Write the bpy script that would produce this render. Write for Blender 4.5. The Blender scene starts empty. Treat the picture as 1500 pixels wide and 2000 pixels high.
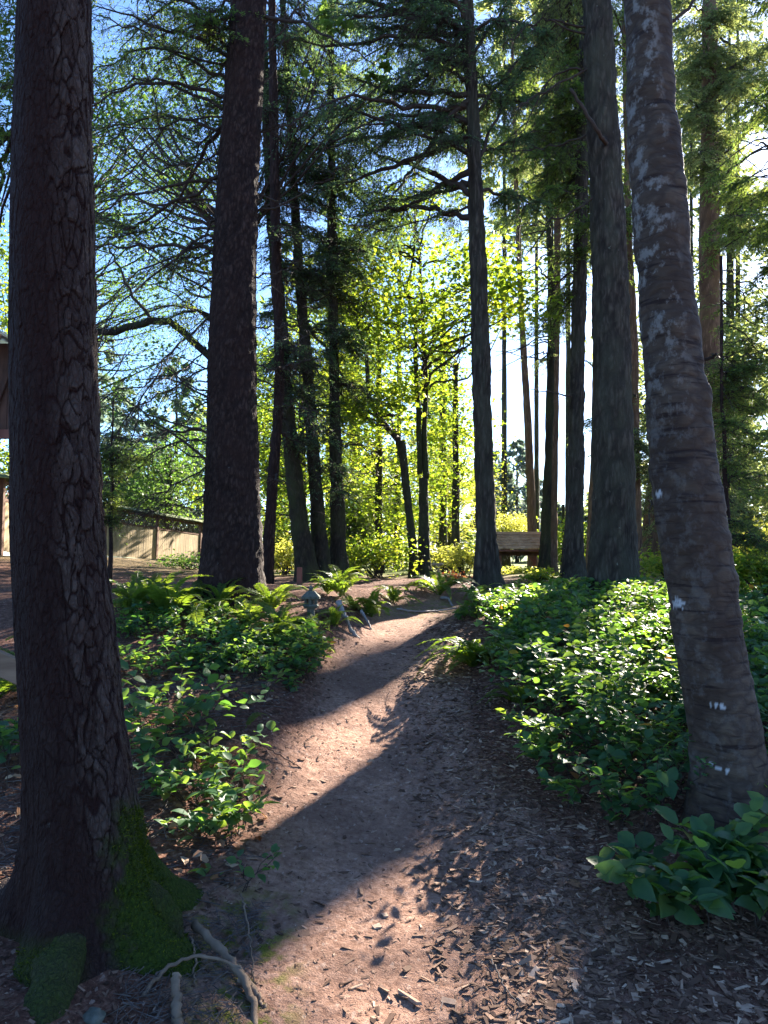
import bpy, math, random
import numpy as np
from mathutils import Vector, Matrix

S = bpy.context.scene
COL = S.collection
# ------------------------------------------------------------------ camera, sky, sun, exposure
CAMZ = 1.55
FPX = 1410.0                      # focal length in photo pixels (1500 x 2000)
HORIZON = 1080.0
PITCH = math.atan((HORIZON - 1000.0) / FPX)
cam_d = bpy.data.cameras.new('camera'); cam = bpy.data.objects.new('camera', cam_d); COL.objects.link(cam)
cam_d.sensor_fit = 'VERTICAL'; cam_d.sensor_height = 24.0; cam_d.sensor_width = 18.0
cam_d.lens = 24.0 * FPX / 2000.0
cam_d.clip_start = 0.05; cam_d.clip_end = 3000.0
cam.location = (0, 0, CAMZ); cam.rotation_euler = (math.radians(90) + PITCH, 0, 0)
S.camera = cam
SUN_EL, SUN_AZ = math.radians(26.0), math.radians(30.2)     # azimuth measured from the view (+Y) towards the right (+X)
SDIR = np.array([math.sin(SUN_AZ)*math.cos(SUN_EL), math.cos(SUN_AZ)*math.cos(SUN_EL), math.sin(SUN_EL)])
world = bpy.data.worlds.new('World'); S.world = world; world.use_nodes = True
wn = world.node_tree.nodes; wl = world.node_tree.links
bgn = wn['Background']
sky = wn.new('ShaderNodeTexSky'); sky.sky_type = 'NISHITA'; sky.sun_disc = False
sky.sun_elevation = SUN_EL; sky.sun_rotation = SUN_AZ
sky.air_density = 0.85; sky.dust_density = 0.35; sky.ozone_density = 6.0
wl.new(sky.outputs[0], bgn.inputs[0]); bgn.inputs[1].default_value = 0.058
sun_d = bpy.data.lights.new('sun', 'SUN'); sun = bpy.data.objects.new('sun', sun_d); COL.objects.link(sun)
sun_d.energy = 5.0; sun_d.angle = math.radians(0.5); sun_d.color = (1.0, 0.90, 0.76)
sun.location = (20, 40, 30); sun.rotation_euler = Vector(SDIR).to_track_quat('Z', 'Y').to_euler()
S.view_settings.view_transform = 'Standard'; S.view_settings.look = 'None'
S.view_settings.exposure = 2.95; S.view_settings.gamma = 1.0
cy = S.cycles
cy.max_bounces = 6; cy.diffuse_bounces = 3; cy.glossy_bounces = 2; cy.transmission_bounces = 4; cy.transparent_max_bounces = 4
cy.use_denoising = True
try: cy.denoiser = 'OPENIMAGEDENOISE'
except Exception: pass
cy.sample_clamp_indirect = 6.0
cy.caustics_reflective = False; cy.caustics_refractive = False

RNG = np.random.default_rng(7)
# ------------------------------------------------------------------ numpy noise
def _h(ix, iy, iz, seed):
    with np.errstate(over='ignore'):
        n = (ix.astype(np.uint32)*np.uint32(374761393) + iy.astype(np.uint32)*np.uint32(668265263)
             + iz.astype(np.uint32)*np.uint32(2147483647) + np.uint32(seed*1013904223 & 0xffffffff))
        n = (n ^ (n >> np.uint32(13))) * np.uint32(1274126177)
        n = (n ^ (n >> np.uint32(15))) * np.uint32(2246822519)
        n = n ^ (n >> np.uint32(16))
    return n.astype(np.float64) / 4294967295.0
def vnoise(p, seed=0):
    f = np.floor(p); i = f.astype(np.int64); t = p - f; t = t*t*(3-2*t)
    r = 0
    for a in (0, 1):
        wx = t[:, 0] if a else 1-t[:, 0]
        for b in (0, 1):
            wy = t[:, 1] if b else 1-t[:, 1]
            for c in (0, 1):
                wz = t[:, 2] if c else 1-t[:, 2]
                r = r + wx*wy*wz*_h(i[:, 0]+a, i[:, 1]+b, i[:, 2]+c, seed)
    return r*2-1
def fbm(p, octv=4, seed=0, gain=.5):
    a, r, q = 1.0, 0, p
    for k in range(octv):
        r = r + a*vnoise(q, seed+k); a *= gain; q = q*2.03 + 17.1
    return r
def worley(p, seed=0):
    f = np.floor(p); i = f.astype(np.int64)
    d1 = np.full(len(p), 9.0); d2 = np.full(len(p), 9.0); cid = np.zeros(len(p))
    for a in (-1, 0, 1):
        for b in (-1, 0, 1):
            for c in (-1, 0, 1):
                x, y, z = i[:, 0]+a, i[:, 1]+b, i[:, 2]+c
                q = np.stack([x+_h(x, y, z, seed), y+_h(x, y, z, seed+1), z+_h(x, y, z, seed+2)], 1)
                d = np.linalg.norm(q-p, axis=1)
                cl = d < d1
                d2 = np.where(cl, d1, np.minimum(d2, d))
                cid = np.where(cl, _h(x, y, z, seed+3), cid)
                d1 = np.where(cl, d, d1)
    return d1, d2, cid
def sstep(a, b, x):
    t = np.clip((x-a)/(b-a), 0, 1); return t*t*(3-2*t)
def unit(v):
    return v/np.maximum(np.linalg.norm(v, axis=-1, keepdims=True), 1e-9)

# ------------------------------------------------------------------ picture <-> place
cp, sp = math.cos(PITCH), math.sin(PITCH)
def ray(px, py):
    x = (np.asarray(px, float)-750)/FPX; yc = (1000-np.asarray(py, float))/FPX
    return x, cp - yc*sp, sp + yc*cp
def at(px, py, d):
    """point seen at photo pixel (px,py), d metres in front of the camera (along the ground)"""
    x, y, z = ray(px, py); k = d/y
    return np.array([x*k, y*k, CAMZ + z*k])
def project(P):
    z = P[:, 2]-CAMZ; f = P[:, 1]*cp + z*sp; u = z*cp - P[:, 1]*sp
    f = np.where(np.abs(f) < 1e-3, 1e-3, f)
    return 750 + FPX*P[:, 0]/f, 1000 - FPX*u/f, f

# ------------------------------------------------------------------ terrain
_ty = np.array([-60, 2.5, 3.3, 4, 5, 6, 7, 8, 9.5, 12, 16, 25, 40, 700.])
_tz = np.array([-.02, 0, .03, .09, .27, .47, .66, .82, .95, 1.04, 1.06, .95, .75, .6])
_fy = np.linspace(-60, 700, 30400); _fz = np.interp(_fy, _ty, _tz)
_k = np.hanning(41); _k /= _k.sum(); _fz = np.convolve(np.pad(_fz, 20, mode='edge'), _k, 'valid')
TRAIL = np.array([(.25, -3), (.14, 1), (.10, 2.5), (.08, 4), (.04, 5), (.02, 6.3), (.17, 7.5), (.48, 8.6), (1.0, 9.6), (1.9, 10.5), (3.6, 11.2), (7, 11.7), (14, 12)])
TW = np.array([.8, .8, .78, .72, .56, .50, .44, .42, .42, .45, .5, .5, .5])
_s = np.concatenate([[0], np.cumsum(np.linalg.norm(np.diff(TRAIL, axis=0), axis=1))])
_ss = np.linspace(0, _s[-1], 260)
_tr = np.stack([np.interp(_ss, _s, TRAIL[:, 0]), np.interp(_ss, _s, TRAIL[:, 1])], 1)
for _q in range(6): _tr[1:-1] = (_tr[:-2]+2*_tr[1:-1]+_tr[2:])/4
_tw = np.interp(_ss, _s, TW)
def trail_u(x, y):
    """signed distance from the trail centre in half widths (negative = left)"""
    x = np.asarray(x, float).ravel(); y = np.asarray(y, float).ravel()
    out = np.full(len(x), 9.0); near = (np.abs(x) < 20) & (y > -6) & (y < 20)
    ii = np.nonzero(near)[0]
    for k in range(0, len(ii), 20000):
        j = ii[k:k+20000]
        dx = x[j, None]-_tr[None, :, 0]; dy = y[j, None]-_tr[None, :, 1]
        d = dx*dx+dy*dy; m = d.argmin(1); dd = np.sqrt(d[np.arange(len(j)), m])
        m2 = np.clip(m, 1, len(_tr)-2); tx = _tr[m2+1]-_tr[m2-1]
        side = np.sign(tx[:, 1]*dx[np.arange(len(j)), m] - tx[:, 0]*dy[np.arange(len(j)), m])
        out[j] = dd/_tw[m]*np.where(side == 0, 1, side)
    return out
def H(x, y, u=None):
    x = np.asarray(x, float).ravel(); y = np.asarray(y, float).ravel()
    if u is None: u = trail_u(x, y)
    z = np.interp(y, _fy, _fz)
    au = np.abs(u)
    z = z - .10*np.exp(-(au/.8)**2)*sstep(13, 9, y)
    left = sstep(-.8, -2.0, u)*(u < 0); right = sstep(.9, 2.0, u)*((u > 0) & (u < 8.9))
    z = z + left*(.10 + .12*sstep(3.6, 5.5, y))*sstep(12, 9, y)
    z = z + right*.04*sstep(12, 9, y)
    z = z + .42*sstep(-3.5, -9.5, x)*sstep(5, 16, y)*sstep(80, 40, y)
    P = np.stack([x, y, np.zeros_like(x)], 1)
    nearw = sstep(60, 10, y)
    z = z + .05*vnoise(P*.7, 3)*np.clip(au*.5, .15, 1) + .022*vnoise(P*2.6, 5)*nearw*np.clip(au*.7, .35, 1)
    return z
def H1(x, y): return float(H([x], [y])[0])
def ground(px, py):
    """points on the ground seen at photo pixels"""
    px = np.atleast_1d(np.asarray(px, float)); py = np.atleast_1d(np.asarray(py, float))
    x, y, z = ray(px, py)
    res = np.zeros((len(px), 3)); done = np.zeros(len(px), bool)
    d = 1.2
    prev = np.full(len(px), 1.2)
    while d < 70 and not done.all():
        k = d/y; h = H(x*k, y*k); hit = (~done) & (CAMZ + z*k <= h)
        if hit.any():
            lo, hi = prev.copy(), np.full(len(px), d)
            for _ in range(12):
                m = (lo+hi)/2; km = m/y; b = CAMZ+z*km <= H(x*km, y*km)
                hi = np.where(b, m, hi); lo = np.where(b, lo, m)
            km = hi/y
            res[hit] = np.stack([x*km, y*km, CAMZ+z*km], 1)[hit]; done |= hit
        prev[:] = d
        d *= 1.03
    k = 60/y; res[~done] = np.stack([x*k, y*k, H(x*k, y*k)], 1)[~done]
    return res

# patches of ground that the low sun reaches through the gaps between the crowns (photo pixels)
LIT_FAR = [[(190, 1078), (420, 1090), (420, 1125), (190, 1120)], [(560, 1095), (930, 1095), (930, 1150), (560, 1150)], [(930, 1100), (1500, 1100), (1500, 1165), (930, 1160)], [(0, 1090), (40, 1090), (40, 1180), (0, 1200)]]
LIT = [[(500, 1790), (640, 1715), (760, 1690), (868, 1640), (905, 1690), (880, 1770), (1010, 1790), (1130, 1860), (1150, 2060), (430, 2060), (330, 1850), (400, 1760)],
       [(500, 1530), (600, 1490), (680, 1530), (650, 1590), (540, 1610), (400, 1660), (250, 1650), (280, 1600)],
       [(720, 1525), (840, 1465), (955, 1410), (1010, 1430), (880, 1510), (780, 1555)],
       [(560, 1390), (640, 1405), (720, 1360), (850, 1325), (970, 1320), (985, 1375), (880, 1412), (760, 1435), (650, 1465), (580, 1450)],
       [(590, 1280), (690, 1215), (800, 1185), (890, 1172), (890, 1208), (790, 1255), (690, 1280)],
       [(210, 1330), (330, 1300), (400, 1350), (420, 1480), (330, 1560), (240, 1500)],
       [(860, 1270), (1000, 1200), (1080, 1230), (1020, 1330), (900, 1330)],
       [(1080, 1380), (1220, 1290), (1330, 1300), (1250, 1420), (1100, 1470)],
       [(500, 1190), (640, 1150), (800, 1150), (800, 1175), (640, 1215), (540, 1240)],
       [(0, 1390), (60, 1360), (70, 1620), (0, 1720)],
       [(1000, 1215), (1180, 1170), (1330, 1180), (1180, 1240)]]
def in_lit(px, py, polys=None):
    r = np.zeros(len(px), bool)
    for pg in (polys or LIT):
        c = np.zeros(len(px), bool)
        for k in range(len(pg)):
            (x0, y0), (x1, y1) = pg[k], pg[k-1]
            if y0 == y1: continue
            t = ((y0 > py) != (y1 > py)) & (px < (x1-x0)*(py-y0)/(y1-y0)+x0)
            c ^= t
        r |= c
    return r
def sun_ground(P):
    """where the shadow of each point falls"""
    h = np.interp(P[:, 1]-1.5*P[:, 2], _fy, _fz)
    for _ in range(4):
        t = (P[:, 2]-h)/SDIR[2]; g = P - t[:, None]*SDIR[None]
        i = np.round((g[:, 0]+8)/.1).astype(int); j = np.round(g[:, 1]/.1).astype(int); ok = (i >= 0) & (i < 161) & (j >= 0) & (j < 181)
        h = np.where(ok, _HG[np.clip(j, 0, 180), np.clip(i, 0, 160)], np.interp(g[:, 1], _fy, _fz)) + .03
    return g
_a, _b = np.meshgrid(np.arange(161)*.1-8, np.arange(181)*.1); _HG = H(_a.ravel(), _b.ravel()).reshape(181, 161)
# places higher up that the sun reaches as well: (photo pixel, distance, radius, share of leaves missing on the way)
SUNNY = [(506, 180, 8, .26, .97), (500, 350, 8, .26, .97), (498, 470, 8, .26, .95), (1080, 1290, 5.5, .4, .7), (1000, 1225, 7.5, .6, .85), (1150, 1205, 8, .7, .85), (1300, 1240, 6.5, .6, .85), (735, 1085, 13.5, 1., .8), (870, 1075, 16.5, 1., .8), (1000, 1100, 16.5, .8, .8), (555, 1085, 15, .8, .8), (830, 540, 14, 1.6, .82), (760, 700, 14, 1.3, .82), (960, 560, 12.5, .9, .6),
         (890, 820, 18, 1.8, .82), (700, 830, 20, 2., .75), (590, 900, 19, 2., .75), (700, 680, 22, 2., .7), (880, 900, 25, 2., .75), (560, 780, 19, 1.6, .7), (300, 1060, 30, 1.6, .8), (880, 980, 27, 2., .6), (890, 1240, 6.3, .5, .95), (350, 1460, 3.9, .4, .9), (260, 1380, 4., .35, .9), (1200, 1300, 5.5, .4, .7), (725, 1195, 8.5, .5, .9), (640, 1170, 9, .5, .85), (560, 1230, 7.5, .5, .7), (300, 1400, 4.2, .45, .92), (420, 1530, 3.7, .35, .9), (330, 1330, 4.4, .35, .9), (450, 1240, 6.6, .5, .85), (330, 1190, 7.2, .5, .8)]
def sunny_mask(C, rng):
    out = np.zeros(len(C), bool)
    for px, py, d, r, p in SUNNY:
        o = at(px, py, d); v = C-o; k = v@SDIR; q = np.linalg.norm(v-k[:, None]*SDIR, axis=1)
        out |= (k > r*1.2) & (q < r) & (rng.random(len(C)) < p)
    px, py, f = project(C); out |= (np.hypot(px-1494, (py-308)*.9) < 45*(.6+.8*rng.random(len(C)))) & (f > 5)      # the gap the sun shines through
    return out
# ------------------------------------------------------------------ objects, parts, meshes
MATS = {}
def tag(o, label=None, cat=None, group=None, kind=None):
    if label: o['label'] = label
    if cat: o['category'] = cat
    if group: o['group'] = group
    if kind: o['kind'] = kind
    return o
def empty(name, loc, label, cat, group=None, rz=0):
    o = bpy.data.objects.new(name, None); COL.objects.link(o)
    o.location = [float(v) for v in loc]; o.rotation_euler = (0, 0, rz); o.empty_display_size = .2
    return tag(o, label, cat, group)
class MB:
    """collects faces (numpy) and links them as one mesh object"""
    def __init__(s): s.v = []; s.f = []; s.n = 0; s.att = {}
    def add(s, V, faces, mat=0, tint=None, smooth=False, **patt):
        V = np.asarray(V, float).reshape(-1, 3)
        groups = faces if isinstance(faces, list) and len(faces) and isinstance(faces[0], np.ndarray) else [np.asarray(faces)]
        for F in groups:
            F = np.asarray(F, np.int64)
            t = tint
            if t is None: t = np.full(len(F), .5)
            t = np.broadcast_to(np.asarray(t, float), (len(F),)) if np.ndim(t) == 0 else np.asarray(t, float)
            if len(t) != len(F): t = np.repeat(t, len(F)//len(t))
            s.f.append((F + s.n, mat, t, smooth))
        for k, a in patt.items(): s.att.setdefault(k, []).append((s.n, np.asarray(a, float)))
        s.v.append(V); s.n += len(V)
        return s
    def build(s, name, mats, parent=None, base=None, **tags):
        me = bpy.data.meshes.new(name)
        V = np.concatenate(s.v) if s.v else np.zeros((0, 3))
        b = np.zeros(3)
        if base is not None: b = np.asarray(base, float)
        elif parent is not None: b = np.array(parent.location)
        V = V - b
        me.vertices.add(len(V)); me.vertices.foreach_set('co', V.astype(np.float32).ravel())
        loops = np.concatenate([f[0].ravel() for f in s.f]); tot = np.concatenate([np.full(len(f[0]), f[0].shape[1]) for f in s.f])
        me.loops.add(len(loops)); me.loops.foreach_set('vertex_index', loops.astype(np.int32))
        me.polygons.add(len(tot)); st = np.concatenate([[0], np.cumsum(tot)[:-1]])
        me.polygons.foreach_set('loop_start', st.astype(np.int32)); me.polygons.foreach_set('loop_total', tot.astype(np.int32))
        me.polygons.foreach_set('material_index', np.concatenate([np.full(len(f[0]), f[1]) for f in s.f]).astype(np.int32))
        me.polygons.foreach_set('use_smooth', np.concatenate([np.full(len(f[0]), f[3]) for f in s.f]))
        a = me.attributes.new('tint', 'FLOAT', 'FACE'); a.data.foreach_set('value', np.concatenate([f[2] for f in s.f]).astype(np.float32))
        for k, lst in s.att.items():
            arr = np.zeros(len(V), np.float32)
            for off, d in lst: arr[off:off+len(d)] = d
            a = me.attributes.new(k, 'FLOAT', 'POINT'); a.data.foreach_set('value', arr)
        for m in (mats if isinstance(mats, (list, tuple)) else [mats]): me.materials.append(MATS[m])
        me.update(calc_edges=True)
        o = bpy.data.objects.new(name, me); COL.objects.link(o)
        if parent is not None: o.parent = parent
        elif base is not None: o.location = [float(q) for q in b]
        return tag(o, **tags)
def tube(pts, rad, sides=8, cap=True):
    pts = np.asarray(pts, float); n = len(pts); rad = np.broadcast_to(np.asarray(rad, float), (n,))
    T = unit(np.gradient(pts, axis=0))
    ref = np.array([0, 0, 1.0]) if abs(T[:, 2]).mean() < .8 else np.array([0, 1.0, 0])
    A = unit(np.cross(T, ref)); B = np.cross(T, A)
    th = np.arange(sides)/sides*2*np.pi
    V = pts[:, None] + rad[:, None, None]*(np.cos(th)[None, :, None]*A[:, None] + np.sin(th)[None, :, None]*B[:, None])
    i = np.arange(n-1)[:, None]*sides; j = np.arange(sides)[None]; j2 = (j+1) % sides
    F = np.stack([i+j, i+j2, i+sides+j2, i+sides+j], -1).reshape(-1, 4)
    V = V.reshape(-1, 3)
    if cap:
        V = np.concatenate([V, pts[:1], pts[-1:]]); c0, c1 = n*sides, n*sides+1; jj = np.arange(sides); jn = (jj+1) % sides
        C = np.concatenate([np.stack([np.full(sides, c0), jn, jj], 1), np.stack([np.full(sides, c1), (n-1)*sides+jj, (n-1)*sides+jn], 1)])
        return V, [F, C]
    return V, [F]
def sticks(A, B, ra, rb):
    """many thin three sided twigs at once"""
    A = np.asarray(A, float); B = np.asarray(B, float); n = len(A)
    T = unit(B-A); ref = np.where(np.abs(T[:, 2:3]) > .9, np.array([[1., 0, 0]]), np.array([[0, 0, 1.]]))
    U = unit(np.cross(T, ref)); W = np.cross(T, U)
    ra = np.broadcast_to(ra, (n,)); rb = np.broadcast_to(rb, (n,)); V = np.zeros((n, 6, 3))
    for k in range(3):
        c, s_ = math.cos(k*2.094), math.sin(k*2.094)
        V[:, k] = A + ra[:, None]*(c*U+s_*W); V[:, 3+k] = B + rb[:, None]*(c*U+s_*W)
    f = np.array([(0, 1, 4, 3), (1, 2, 5, 4), (2, 0, 3, 5)])
    F = (np.arange(n)[:, None, None]*6 + f[None]).reshape(-1, 4)
    return V.reshape(-1, 3), F
def spline(pts, n=12):
    """smooth curve through the points (Catmull-Rom)"""
    P = np.asarray(pts, float)
    if len(P) < 3: return np.linspace(P[0], P[-1], n)
    Q = np.concatenate([2*P[:1]-P[1:2], P, 2*P[-1:]-P[-2:-1]])
    t = np.linspace(0, len(P)-1-1e-6, n); i = t.astype(int); f = (t-i)[:, None]
    a, b, c, d = Q[i], Q[i+1], Q[i+2], Q[i+3]
    return .5*(2*b+(c-a)*f+(2*a-5*b+4*c-d)*f**2+(3*b-a-3*c+d)*f**3)
# leaf shapes: (t along, s across, h up) and faces
SHAPES = {
 'needle': (np.array([(0, 0, 0), (.35, .5, 0), (1, 0, 0), (.35, -.5, 0)]), [np.array([(0, 1, 2, 3)])]),
 'oval': (np.array([(0, 0, 0), (.35, .5, .12), (.8, .33, .1), (1, 0, -.06), (.8, -.33, .1), (.35, -.5, .12), (.5, 0, 0)]),
          [np.array([(0, 6, 2, 1), (0, 5, 4, 6)]), np.array([(6, 3, 2), (6, 4, 3)])]),
 'salal': (np.array([(0, 0, 0), (.10, .24, .03), (.34, .5, .10), (.62, .42, .09), (.84, .2, .02), (1, 0, -.09), (.84, -.2, .02), (.62, -.42, .09), (.34, -.5, .10), (.10, -.24, .03),
                     (.34, 0, .0), (.62, 0, .01), (.84, 0, -.03)]),
           [np.array([(0, 10, 2, 1), (10, 11, 3, 2), (11, 12, 4, 3), (0, 9, 8, 10), (10, 8, 7, 11), (11, 7, 6, 12)]), np.array([(12, 5, 4), (12, 6, 5)])]),
 'maple': (np.array([(0, 0, 0), (.02, .22, 0), (.12, .52, 0), (.34, .34, .04), (.58, .62, -.03), (.66, .26, .05), (1, 0, -.08), (.66, -.26, .05), (.58, -.62, -.03), (.34, -.34, .04), (.12, -.52, 0), (.02, -.22, 0), (.3, 0, .06)]),
           [np.array([(12, k+1, k) for k in range(11)] + [(12, 0, 11)])]),
}
def leaf_mesh(mb, c, ax, nr, L, W, shape, mat=0, tint=None, smooth=False):
    c = np.asarray(c, float); n = len(c)
    if not n: return
    tp, fs = SHAPES[shape]; K = len(tp)
    ax = unit(ax); sd = unit(np.cross(nr, ax)); nr = np.cross(ax, sd)
    L = np.broadcast_to(L, (n,)); W = np.broadcast_to(W, (n,))
    V = (c[:, None] + ax[:, None]*(tp[None, :, 0, None]*L[:, None, None]) + sd[:, None]*(tp[None, :, 1, None]*W[:, None, None]) + nr[:, None]*(tp[None, :, 2, None]*L[:, None, None]))
    t = RNG.random(n) if tint is None else tint
    off = np.arange(n)[:, None, None]*K
    for k, f in enumerate(fs):
        F = (off+f[None]).reshape(-1, f.shape[1])
        mb.f.append((F+mb.n, mat, np.repeat(t, len(f)), smooth))
    mb.v.append(V.reshape(-1, 3)); mb.n += n*K
def box(c, s, R=None, bev=0.0):
    """chamfered box: centre, full size, rotation"""
    s = np.asarray(s, float)/2; b = min(bev, s.min()*.45)
    if b <= 0:
        V = np.array([(x, y, z) for x in (-1, 1) for y in (-1, 1) for z in (-1, 1)])*s
        F = [np.array([(0, 1, 3, 2), (4, 6, 7, 5), (0, 4, 5, 1), (2, 3, 7, 6), (0, 2, 6, 4), (1, 5, 7, 3)])]
    else:
        V = []; idx = {}
        for x in (-1, 1):
            for y in (-1, 1):
                for z in (-1, 1):
                    for a in range(3):
                        v = np.array([x, y, z])*(s-b); v[a] = (x, y, z)[a]*s[a]; idx[(x, y, z, a)] = len(V); V.append(v)
        V = np.array(V); q = []; t = []
        sg = (-1, 1)
        for a in range(3):
            o1, o2 = (a+1) % 3, (a+2) % 3
            for s0 in sg:
                def k(u, w, aa=a):
                    e = [0, 0, 0]; e[a] = s0; e[o1] = u; e[o2] = w; return idx[(*e, aa)]
                r = [k(-1, -1), k(1, -1), k(1, 1), k(-1, 1)]; q.append(r if s0 > 0 else r[::-1])
        for a in range(3):
            o1, o2 = (a+1) % 3, (a+2) % 3
            for u in sg:
                for w in sg:
                    e0 = [0, 0, 0]; e0[a] = -1; e0[o1] = u; e0[o2] = w; e1 = list(e0); e1[a] = 1
                    r = [idx[(*e0, o1)], idx[(*e1, o1)], idx[(*e1, o2)], idx[(*e0, o2)]]
                    q.append(r if u*w > 0 else r[::-1])
        for x in sg:
            for y in sg:
                for z in sg:
                    r = [idx[(x, y, z, 0)], idx[(x, y, z, 1)], idx[(x, y, z, 2)]]; t.append(r if x*y*z > 0 else r[::-1])
        F = [np.array(q), np.array(t)]
    if R is not None: V = V @ np.asarray(R).T
    return V + np.asarray(c, float), F
def rotz(a): c, s_ = math.cos(a), math.sin(a); return np.array([(c, -s_, 0), (s_, c, 0), (0, 0, 1.)])
def frame(x, up=(0, 0, 1)):
    x = unit(np.asarray(x, float)); z = np.asarray(up, float); y = unit(np.cross(z, x)); z = np.cross(x, y)
    return np.stack([x, y, z], 1)
# ------------------------------------------------------------------ materials
class NT:
    def __init__(s, name):
        m = bpy.data.materials.new(name); m.use_nodes = True; MATS[name] = m
        s.m = m; s.t = m.node_tree; s.t.nodes.clear()
        s.out = s.n('ShaderNodeOutputMaterial')
    def n(s, typ, **kw):
        d = s.t.nodes.new(typ)
        for k, v in kw.items(): setattr(d, k, v)
        return d
    def l(s, a, b): s.t.links.new(a, b)
    def attr(s, name): return s.n('ShaderNodeAttribute', attribute_name=name).outputs['Fac']
    def coords(s, scale=(1, 1, 1), which='Object'):
        tc = s.n('ShaderNodeTexCoord'); mp = s.n('ShaderNodeMapping'); mp.inputs['Scale'].default_value = scale
        s.l(tc.outputs[which], mp.inputs[0]); return mp.outputs[0]
    def noise(s, vec, scale, detail=4, rough=.55, dist=0):
        d = s.n('ShaderNodeTexNoise'); d.inputs['Scale'].default_value = scale; d.inputs['Detail'].default_value = detail
        d.inputs['Roughness'].default_value = rough; d.inputs['Distortion'].default_value = dist
        if vec is not None: s.l(vec, d.inputs['Vector'])
        return d.outputs['Fac']
    def voro(s, vec, scale, feat='F1', out='Distance'):
        d = s.n('ShaderNodeTexVoronoi', feature=feat); d.inputs['Scale'].default_value = scale
        if vec is not None: s.l(vec, d.inputs['Vector'])
        return d.outputs[out]
    def ramp(s, fac, stops, interp='LINEAR'):
        d = s.n('ShaderNodeValToRGB'); cr = d.color_ramp; cr.interpolation = interp
        while len(cr.elements) < len(stops): cr.elements.new(.5)
        for e, (p, c) in zip(cr.elements, stops): e.position = p; e.color = (*c, 1) if len(c) == 3 else c
        s.l(fac, d.inputs[0]); return d.outputs[0]
    def rampv(s, fac, a, b, va=0., vb=1.):
        d = s.n('ShaderNodeMapRange'); d.inputs[1].default_value = a; d.inputs[2].default_value = b; d.inputs[3].default_value = va; d.inputs[4].default_value = vb
        s.l(fac, d.inputs[0]); return d.outputs[0]
    def mix(s, fac, a, b, mode='MIX'):
        d = s.n('ShaderNodeMix', data_type='RGBA', blend_type=mode)
        for sock, v in ((d.inputs[0], fac), (d.inputs[6], a), (d.inputs[7], b)):
            if hasattr(v, 'is_output'): s.l(v, sock)
            elif isinstance(v, (int, float)): sock.default_value = v
            else: sock.default_value = (*v, 1)
        return d.outputs[2]
    def math(s, op, a, b=0.):
        d = s.n('ShaderNodeMath', operation=op)
        for sock, v in ((d.inputs[0], a), (d.inputs[1], b)):
            if hasattr(v, 'is_output'): s.l(v, sock)
            else: sock.default_value = v
        return d.outputs[0]
    def bsdf(s, col, rough=.8, bump=None, bstr=.5, bdist=.01, spec=.3, metal=0.):
        p = s.n('ShaderNodeBsdfPrincipled')
        if hasattr(col, 'is_output'): s.l(col, p.inputs['Base Color'])
        else: p.inputs['Base Color'].default_value = (*col, 1)
        if hasattr(rough, 'is_output'): s.l(rough, p.inputs['Roughness'])
        else: p.inputs['Roughness'].default_value = rough
        p.inputs['Specular IOR Level'].default_value = spec; p.inputs['Metallic'].default_value = metal
        if bump is not None:
            b = s.n('ShaderNodeBump'); b.inputs['Strength'].default_value = bstr; b.inputs['Distance'].default_value = bdist
            s.l(bump, b.inputs['Height']); s.l(b.outputs[0], p.inputs['Normal'])
        return p.outputs[0]
    def end(s, sh): s.l(sh, s.out.inputs['Surface']); return s.m
def leaf_mat(name, stops, trans, tfac=.5, rough=.45, spec=.4):
    t = NT(name); a = t.attr('tint'); col = t.ramp(a, stops)
    p = t.bsdf(col, rough, spec=spec)
    tr = t.n('ShaderNodeBsdfTranslucent'); tc = t.ramp(a, trans); t.l(tc, tr.inputs[0])
    mx = t.n('ShaderNodeMixShader'); mx.inputs[0].default_value = tfac; t.l(p, mx.inputs[1]); t.l(tr.outputs[0], mx.inputs[2])
    return t.end(mx.outputs[0])
leaf_mat('needles_dark', [(0, (.022, .055, .045)), (.6, (.04, .09, .052)), (1, (.07, .115, .045))], [(0, (.09, .21, .10)), (1, (.29, .39, .09))], .46, .55, .3)
leaf_mat('needles_green', [(0, (.02, .045, .02)), (.6, (.04, .085, .03)), (1, (.08, .12, .035))], [(0, (.11, .22, .04)), (1, (.38, .46, .07))], .5, .55, .3)
leaf_mat('needles_pale', [(0, (.03, .06, .03)), (1, (.09, .12, .05))], [(0, (.19, .27, .08)), (1, (.46, .49, .13))], .5, .55, .3)
leaf_mat('needles_hazed', [(0, (.06, .095, .09)), (1, (.11, .16, .13))], [(0, (.14, .22, .17)), (1, (.26, .33, .2))], .45, .6, .2)  # paler, bluer needles: distance haze put into the leaf colour
leaf_mat('maple_leaves', [(0, (.04, .09, .015)), (.7, (.08, .14, .02)), (1, (.16, .17, .02))], [(0, (.17, .31, .02)), (.7, (.40, .51, .03)), (1, (.66, .62, .05))], .54, .5, .3)
leaf_mat('maple_green', [(0, (.025, .07, .02)), (1, (.06, .12, .025))], [(0, (.06, .17, .03)), (1, (.22, .33, .04))], .45, .5, .3)
leaf_mat('golden_leaves', [(0, (.12, .15, .02)), (1, (.22, .22, .04))], [(0, (.34, .40, .04)), (1, (.66, .62, .11))], .55, .5, .3)
leaf_mat('red_leaves', [(0, (.2, .05, .02)), (1, (.3, .10, .03))], [(0, (.4, .1, .04)), (1, (.5, .22, .06))], .5, .5, .3)
leaf_mat('fern_leaves', [(0, (.025, .06, .012)), (.9, (.055, .10, .018)), (1, (.16, .09, .03))], [(0, (.16, .3, .02)), (1, (.42, .5, .04))], .5, .5, .35)
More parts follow.
